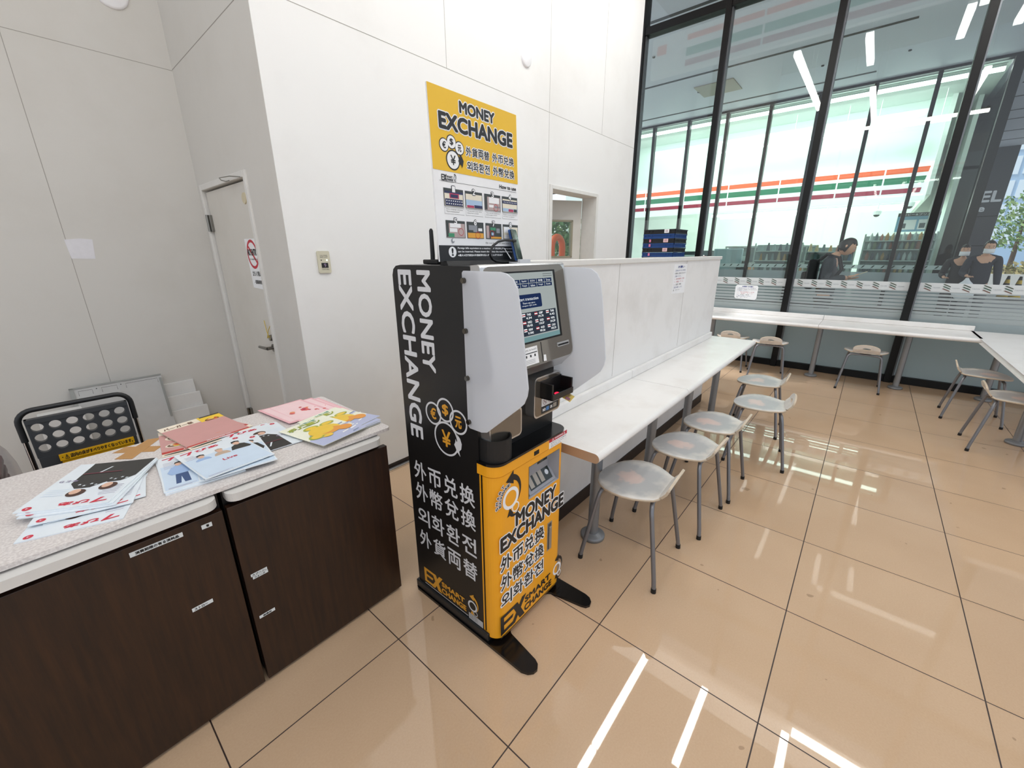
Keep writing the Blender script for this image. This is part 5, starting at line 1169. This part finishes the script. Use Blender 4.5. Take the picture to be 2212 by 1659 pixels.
# view through the passage door: parked van, orange hoop, shrub, column
obj('wall_passage', MB().box((2.2, 4.6, 0), (4.9, 4.7, 1.2)), mat('passage grey', '#8d9096', .6), kind='structure')
t = thing('parked_car', (12, 8.2, 0), 'white car with dark windows seen through the passage door glass', 'car')
P2 = [(0, .25), (0, .75), (.25, .85), (.85, 1.35), (2.7, 1.38), (3.3, .92), (4.2, .82), (4.3, .3), (3.8, .25)]
CX_ = lambda u, v, q: Vector((10.4+u*.8, 7.3+q, v+.65))
obj('car_body', MB().prism(P2, CX_, 0, 1.7), mat('car white', '#eceef0', .2, coat=.6), t, bevel=.05)
obj('side_glass', MB().prism([(.55, .90), (1.0, 1.27), (2.55, 1.29), (2.95, .95)], CX_, -.02, .0), mat('dark glass', '#1d2623', .1), t)
for u in (.85, 3.4): obj('wheel', MB().cyl(CX_(u, .28, -.04), CX_(u, .28, .2), .32, seg=20), mat('black rubber', '#0d0d0e', .6), t)
obj('car_ramp', MB().box((10.2, 6.9, 0), (14.2, 9.6, .6)), mat('ramp concrete', '#bfc0c2', .8), kind='structure')
t = MB().tube([(6.86, 4.1, 0), (6.86, 4.1, 1.66)] + [(7.06-.2*math.cos(math.radians(a)), 4.1, 1.66+.2*math.sin(math.radians(a))) for a in range(20, 161, 20)] + [(7.26, 4.1, 1.66), (7.26, 4.1, 0)], .07, 12)
tag(obj('barrier_hoop', t, mat('signal orange', '#f0662c', .5)), 'orange barrier hoop seen through the passage door glass', 'barrier')
leafy('shrub', (9.6, 5.6, 1.9), (.6, .6, .9), 500, LG, 'green shrub seen through the passage door glass', 'shrub', None, .05)

# ============================================================ own lights
M_TL = mat_emit('ceiling tube light', '#fffdf8', 17.)
def own(x0, y0, x1, y1, lab): return lamp(x0, y0, 4.39, x1, y1, .042, lab, 'pendant tubes of the eating area', 'pendant_tube_light', M_TL, 6.4)
for (a, c, y, lab) in ((4.29, 2.66, .30, 'pendant tube nearest the white wall, window end'), (2.62, .98, .30, 'pendant tube nearest the white wall, kiosk end'), (4.29, 3.12, -.54, 'second row pendant tube, window end'), (1.74, -.8, -.56, 'second row pendant tube, kiosk end'), (4.36, 3.40, -1.50, 'third row pendant tube, window end'), (1.62, -1.0, -2.0, 'fourth row pendant tube, kiosk end'), (4.13, 3.45, -2.02, 'fourth row pendant tube, window end')):
    own(a, y, c, y, lab)
own(4.44, -1.56, 4.44, -3.2, 'cross pendant tube over the right hand tables'); own(-1.46, .36, -1.46, -2.43, 'cross pendant tube behind the camera side')
# outward shop sign hung inside the glass above the view
t = thing('hanging_sign', (4.6, 0, 4.4), 'backlit striped sign hung inside the glass, mirrored faintly in the panes', 'sign')
obj('board', MB().box((4.52, -3.2, 4.44), (4.62, 2.45, 5.02)), mat('sign face', '#f2f4f4', .5, emit=.9, var=0), t)
FSg = frame((4.622, 0, 0), (0, 1, 0), (0, 0, 1)); b = MB()
for a, c in ((-3.15, -1.6), (-1.57, .72), (.75, 1.86)):
    for z0, z1, mi in ((4.86, 4.94, 0), (4.64, 4.76, 1), (4.50, 4.59, 2)): b.face(FSg, rect(a, z0, c, z1), 0, mi)
b.face(FSg, rect(2.2, 4.76, 2.36, 4.9), 0, 0)
obj('stripes', b, [mat('stripe orange lit', '#f06a38', .4, emit=.9, var=0), mat('stripe green lit', '#1d8a62', .4, emit=.9, var=0), mat('stripe red lit', '#b23a52', .4, emit=.9, var=0)], t)
# area lamps added to fill the shop opposite, then daylight
def area(name, loc, rot, sx_, sy_, e, c=(1, 1, 1)):
    ld = bpy.data.lights.new(name, 'AREA'); ld.shape = 'RECTANGLE'; ld.size = sx_; ld.size_y = sy_; ld.energy = e; ld.color = c
    o_ = bpy.data.objects.new(name, ld); COL.objects.link(o_); o_.location = loc; o_.rotation_euler = rot; return o_
area('shop_fill', (20, 2.5, 5.4), (0, 0, 0), 6, 8, 620, (.95, 1, .98))  # unseen fill added to brighten the shop interior
area('shop_front_fill', (15.6, 2.5, 5.4), (0, math.radians(-25), 0), 1.2, 9, 240, (.95, 1, .98))  # second added fill, slanted along the shop front
sd = bpy.data.lights.new('sun', 'SUN'); sd.energy = 2.2; sd.angle = math.radians(8); so_ = bpy.data.objects.new('sun', sd); COL.objects.link(so_); so_.rotation_euler = (math.radians(-32), math.radians(-12), 0)
wd = bpy.data.worlds.new('daylight'); SC.world = wd; wd.use_nodes = True; nt = wd.node_tree; bg = nt.nodes['Background']
sk = nt.nodes.new('ShaderNodeTexSky'); sk.sky_type = 'NISHITA'; sk.sun_disc = False; sk.sun_elevation = math.radians(48); sk.air_density = 1.; sk.dust_density = 2.5; sk.ozone_density = 1.
mxw = nt.nodes.new('ShaderNodeMix'); mxw.data_type = 'RGBA'; mxw.inputs['Factor'].default_value = .75; mxw.inputs['B'].default_value = (1.0, 1.02, 1.06, 1)
sm = nt.nodes.new('ShaderNodeMix'); sm.data_type = 'RGBA'; sm.blend_type = 'MULTIPLY'; sm.inputs['Factor'].default_value = 1; sm.inputs['B'].default_value = (.25, .25, .25, 1)
nt.links.new(sk.outputs[0], sm.inputs['A']); nt.links.new(sm.outputs['Result'], mxw.inputs['A']); nt.links.new(mxw.outputs['Result'], bg.inputs['Color'])
bg.inputs['Strength'].default_value = .8
SC.view_settings.exposure = .28
# ============================================================ people in the passage
SKIN = mat('skin', '#d9aa8c', .5, var=.02)
def skinned(name, nodes, edges, m, parent, sub=2):
    """one continuous limb-and-trunk surface grown on a joint skeleton: nodes = (x, y, z, rx, ry)"""
    off = Vector(); p_ = parent
    while p_ is not None: off += p_.location; p_ = p_.parent
    me = bpy.data.meshes.new(name); me.from_pydata([Vector(n_[:3])-off for n_ in nodes], edges, []); me.update(); me.materials.append(m)
    o = bpy.data.objects.new(name, me); COL.objects.link(o); o.parent = parent
    sk_ = o.modifiers.new('skin', 'SKIN'); sk_.use_smooth_shade = True; sk_.branch_smoothing = .4
    lay = me.skin_vertices[0] if me.skin_vertices else None
    if lay is None:
        bm_ = bmesh.new(); bm_.from_mesh(me); bm_.verts.layers.skin.verify(); bm_.to_mesh(me); bm_.free(); lay = me.skin_vertices[0]
    for i, n_ in enumerate(nodes): lay.data[i].radius = (n_[3], n_[4] if len(n_) > 4 else n_[3]); lay.data[i].use_root = (i == 0)
    s_ = o.modifiers.new('sub', 'SUBSURF'); s_.levels = sub; s_.render_levels = sub
    return o
def person(x, y, face, label, hgt, coat, trousers, hair, mask=False, bow=.0, arms='phone', hairstyle='bob'):
    """built facing local +y, scaled to hgt, turned to 'face' degrees about z at the end"""
    r = thing('person', (0, 0, 0), label, 'person')
    k_ = hgt/1.72; S = lambda L: [tuple(c*k_ for c in n_) for n_ in L]
    hy = .05 + bow*.12; hz = 1.555 - bow*.035
    sh = [(.185, .0, 1.39), (-.185, .0, 1.39)]
    if arms == 'phone': el = [(.235, -.01, 1.10), (-.235, -.01, 1.10)]; wr = [(.085, .235, 1.16), (-.075, .235, 1.13)]
    else: el = [(.245, -.02, 1.10), (-.245, -.02, 1.10)]; wr = [(.20, .20, 1.06), (-.26, .08, .86)]
    N_ = [(0, .0, .95, .135, .105), (0, 0, 1.10, .125, .095), (0, 0, 1.26, .145, .105), (0, .0, 1.39, .12, .085), (0, .012, 1.455, .052, .052), (0, hy*.6, 1.50, .05, .055)]
    E_ = [(0, 1), (1, 2), (2, 3), (3, 4), (4, 5)]
    def limb(root, pts):
        i = root
        for p_ in pts: N_.append(p_); E_.append((i, len(N_)-1)); i = len(N_)-1
        return i
    for q in (0, 1):
        s_ = 1 if q == 0 else -1
        limb(3, [(*sh[q], .062, .058), (*[(a+b_)/2 for a, b_ in zip(sh[q], el[q])], .050, .050), (*el[q], .043, .043), (*[(a+b_)/2 for a, b_ in zip(el[q], wr[q])], .038, .038), (*wr[q], .027, .027)])
        limb(0, [(s_*.10, 0, .84, .088, .09), (s_*.105, .01, .50, .058, .06), (s_*.105, -.012, .28, .052, .055), (s_*.105, -.02, .09, .034, .036), (s_*.11, .05, .045, .040, .034), (s_*.115, .15, .03, .030, .022)])
    skinned('body', S(N_), E_, SKIN, r)
    # head with features
    b = MB(); c = Vector((0, hy, hz+.055)); tilt = Matrix.Rotation(-bow*.5, 3, 'X')
    H_ = lambda px_, py_, pz_: (c + tilt @ Vector((px_, py_, pz_)))*k_
    rings_, seg = 16, 20; V = []
    for i in range(rings_+1):
        th = PI*i/rings_; zz_ = math.cos(th)
        for q in range(seg):
            a = 2*PI*q/seg; sx_, sy_ = math.sin(th)*math.cos(a), math.sin(th)*math.sin(a)
            wx = .074*(1 - .22*max(0, -zz_-.1)); wy = .095*(1-.10*max(0, -zz_)); fy = .012*max(0, -zz_)*max(0, sy_)*1.5
            nose = .020*math.exp(-((sx_/.16)**2) - ((zz_+.12)/.16)**2)*(sy_ > .3); eye = -.007*(math.exp(-(((abs(sx_)-.36)/.15)**2) - ((zz_-.04)/.11)**2))*(sy_ > .3)
            brow = .004*math.exp(-((zz_-.2)/.08)**2)*(sy_ > .4); lip = .006*math.exp(-((sx_/.25)**2)-((zz_+.52)/.10)**2)*(sy_ > .3)
            V.append(H_(sx_*wx, sy_*wy + nose + eye + brow + lip + fy, zz_*.118))
    b.add(V, [(i*seg+q, (i+1)*seg+q, (i+1)*seg+(q+1) % seg, i*seg+(q+1) % seg) for i in range(rings_) for q in range(seg)], 0, True)
    for s_ in (1, -1):
        b.ball(H_(s_*.075, -.008, -.005), .010*k_, .020*k_, .032*k_, 10, 7, 0)
        b.ball(H_(s_*.028, .084, .006), .011*k_, .006*k_, .006*k_, 10, 7, 1); b.ball(H_(s_*.028, .090, .006), .005*k_, .004*k_, .005*k_, 8, 6, 2); b.ball(H_(s_*.030, .090, .030), .016*k_, .005*k_, .0035*k_, 8, 6, 2)
    b.ball(H_(0, .094, -.060), .022*k_, .007*k_, .0065*k_, 10, 6, 3)
    hd_ = obj('head', b, [SKIN, PW, mat('eye black', '#15110f'), mat('lip', '#b06a60', .5)], r)
    # hair: cap with a ragged fringe
    b = MB(); V = []; seg = 28; rows = 9
    for i in range(rows+1):
        for q in range(seg):
            a = 2*PI*q/seg; front = math.sin(a); lim = (1.05 if hairstyle == 'bob' else .88) if front > .35 else (2.15 if hairstyle == 'bob' else 1.75); lim = lim + .10*math.sin(q*2.7)
            th = lim*i/rows; g_ = 1.13 + .05*math.sin(3*a+i) + .03*math.sin(7*a)
            V.append(H_(.074*g_*math.sin(th)*math.cos(a), -.006+.095*g_*math.sin(th)*math.sin(a), .118*1.09*math.cos(th)))
    b.add(V, [(i*seg+q, (i+1)*seg+q, (i+1)*seg+(q+1) % seg, i*seg+(q+1) % seg) for i in range(rows) for q in range(seg)], 0, True)
    ho = obj('hair', b, hair, r); md_ = ho.modifiers.new('thick', 'SOLIDIFY'); md_.thickness = .012; md_.offset = -1
    if mask:
        b = MB(); V = []
        for i in range(6):
            for q in range(9):
                a = math.radians(20+140*q/8); z_ = -.02-.085*i/5; bul = .012*math.sin(PI*i/5); V.append(H_(.078*math.cos(a), (.100+bul)*math.sin(a)+.004, z_))
        b.add(V, [(i*9+q, i*9+q+1, (i+1)*9+q+1, (i+1)*9+q) for i in range(5) for q in range(8)], 0, True)
        mo = obj('face_mask', b, mat('mask white', '#eef0f2', .7), r); m3_ = mo.modifiers.new('thick', 'SOLIDIFY'); m3_.thickness = .004
    # coat: looser surface over trunk and arms, ends at the wrists and hips
    C_ = [(0, .0, .84, .175, .135), (0, 0, 1.0, .165, .13), (0, 0, 1.15, .158, .125), (0, -.01, 1.29, .17, .125), (0, -.01, 1.405, .135, .10), (0, .012, 1.462, .072, .07)]; E_ = [(0, 1), (1, 2), (2, 3), (3, 4), (4, 5)]; N_ = C_
    for q in (0, 1):
        i = 4
        for p_ in [(*sh[q], .080, .076), (*[(a+b_)/2 for a, b_ in zip(sh[q], el[q])], .070, .068), (*el[q], .064, .062), (*[a+(b_-a)*.5 for a, b_ in zip(el[q], wr[q])], .056, .054), (*[a+(b_-a)*.92 for a, b_ in zip(el[q], wr[q])], .046, .044)]: N_.append(p_); E_.append((i, len(N_)-1)); i = len(N_)-1
    skinned('coat', S(N_), E_, coat, r)
    N_ = [(0, 0, .90, .14, .11)]; E_ = []
    for s_ in (1, -1):
        i = 0
        for p_ in [(s_*.10, 0, .82, .105, .105), (s_*.105, .01, .50, .082, .082), (s_*.105, -.012, .28, .072, .074), (s_*.105, -.02, .10, .066, .068)]: N_.append(p_); E_.append((i, len(N_)-1)); i = len(N_)-1
    skinned('trousers', S(N_), E_, trousers, r)
    for s_ in (1, -1): obj('shoe', MB().ball(Vector((s_*.112, .06, .035))*k_, .048*k_, .125*k_, .042*k_, 12, 8), mat('shoe black', '#161514', .5), r)
    # hands: palm, four fingers, thumb
    for q in (0, 1):
        s_ = 1 if q == 0 else -1; w0 = Vector(wr[q]); d_ = (w0 - Vector(el[q])).normalized(); side = Vector((-s_, 0, 0)); side = (side - d_*side.dot(d_)).normalized(); nrm = d_.cross(side)
        N_ = [(*w0, .024, .022), (*(w0+d_*.045), .033, .018), (*(w0+d_*.080), .036, .016)]; E_ = [(0, 1), (1, 2)]
        for f_ in range(4):
            o_ = (f_-1.5)*.017; L_ = (.062, .074, .070, .054)[f_]; p0 = w0+d_*.085+side*o_; cu = nrm*(.018 if arms == 'phone' else .03)*s_
            N_ += [(*p0, .009, .009), (*(p0+d_*L_*.5+cu*.4), .0085, .0085), (*(p0+d_*L_*.85+cu), .0075, .0075)]; j = len(N_); E_ += [(2, j-3), (j-3, j-2), (j-2, j-1)]
        p0 = w0+d_*.035+side*.03; N_ += [(*p0, .011, .011), (*(p0+d_*.03+side*.022), .0095, .0095), (*(p0+d_*.06+side*.024), .008, .008)]; j = len(N_); E_ += [(1, j-3), (j-3, j-2), (j-2, j-1)]
        skinned('hand', S(N_), E_, SKIN, r, 1)
    r.location = (x, y, 0); r.rotation_euler = (0, 0, math.radians(face-90))
    return r, k_, wr
COAT = mat('charcoal grey coat', '#3a3f45', .75, var=.05); BLK = mat('black coat', '#141518', .75); HB = mat('black hair', '#0d0b0b', .4); TR = mat('dark trousers', '#1e2024', .8)
p1, k1, w1 = person(7.35, -.70, -92, 'person in a charcoal coat looking down at a phone outside the glass', 1.74, COAT, TR, HB, bow=.9)
b = MB().box((-.16, -.28, .98), (.16, -.12, 1.42)).box((-.13, -.33, 1.0), (.13, -.27, 1.22))
bp = thing('backpack', (7.35, -.70, 0), 'black backpack on the back of the charcoal coated person', 'backpack')
bp.rotation_euler = p1.rotation_euler
def put(name, mb, m, parent, **kw):
    mb2 = MB(); mb2.v = [tuple(Vector(v)+parent.location) for v in mb.v]; mb2.f, mb2.m, mb2.sm = mb.f, mb.m, mb.sm
    return obj(name, mb2, m, parent, **kw)
put('bag_body', MB().box((-.16, -.27, .98), (.16, -.145, 1.42)), BLK, bp, bevel=.05, bseg=4); put('front_pocket', MB().box((-.13, -.33, 1.0), (.13, -.265, 1.24)), BLK, bp, bevel=.03, bseg=3)
for s_ in (1, -1): put('strap', MB().tube([(s_*.10, -.15, 1.40), (s_*.11, -.06, 1.50), (s_*.12, .09, 1.45), (s_*.13, .145, 1.28), (s_*.15, .06, 1.10), (s_*.13, -.13, 1.02)], .017, 8), mat('strap black', '#0c0d0e', .6), bp)
pp = thing('smartphone', (7.35, -.70, 0), 'phone held in both hands by the charcoal coated person', 'phone'); pp.rotation_euler = p1.rotation_euler
fr_ = frame((-.055, .315, 1.185), (1, 0, 0), Vector((0, .82, .40)).normalized())
put('casing', MB().plate(fr_, rrect(0, 0, .075, .15, .01), 0, .009), mat('cream phone case', '#d8cfa8', .4), pp)
p2, k2, w2 = person(11.7, -2.83, 185, 'person in a dark jacket and white face mask carrying a white plastic bag', 1.73, mat('navy jacket', '#1d2230', .75), mat('grey trousers', '#77797c', .8), HB, mask=True, bow=.3, arms='bag', hairstyle='short')
p3, k3, w3 = person(11.95, -2.56, 176, 'person in black with a white face mask walking behind the bag carrier', 1.66, BLK, TR, HB, mask=True, bow=.1, arms='bag')
ca = math.radians(185-90); wx, wy, wz = [c*k2 for c in w2[0]]
hx_, hy_ = 11.7 + wx*math.cos(ca) - wy*math.sin(ca), -2.83 + wx*math.sin(ca) + wy*math.cos(ca)
b = MB(); V = []
for z, s_ in ((wz-.03, .02), (wz-.10, .05), (wz-.16, .13), (wz-.28, .17), (wz-.40, .16), (wz-.44, .08)):
    for q in range(16):
        a = 2*PI*q/16; g_ = s_*(1+.12*math.sin(3*a+z*20)); V.append((hx_-.09+g_*.75*math.cos(a), hy_+g_*math.sin(a), z))
b.add(V, [(i*16+q, i*16+(q+1) % 16, (i+1)*16+(q+1) % 16, (i+1)*16+q) for i in range(5) for q in range(16)], 0, True)
tag(obj('carrier_bag', b, mat('white polythene', '#e8ecef', .3), sub=1), 'white plastic carrier bag hanging from the masked person in the dark jacket', 'bag')
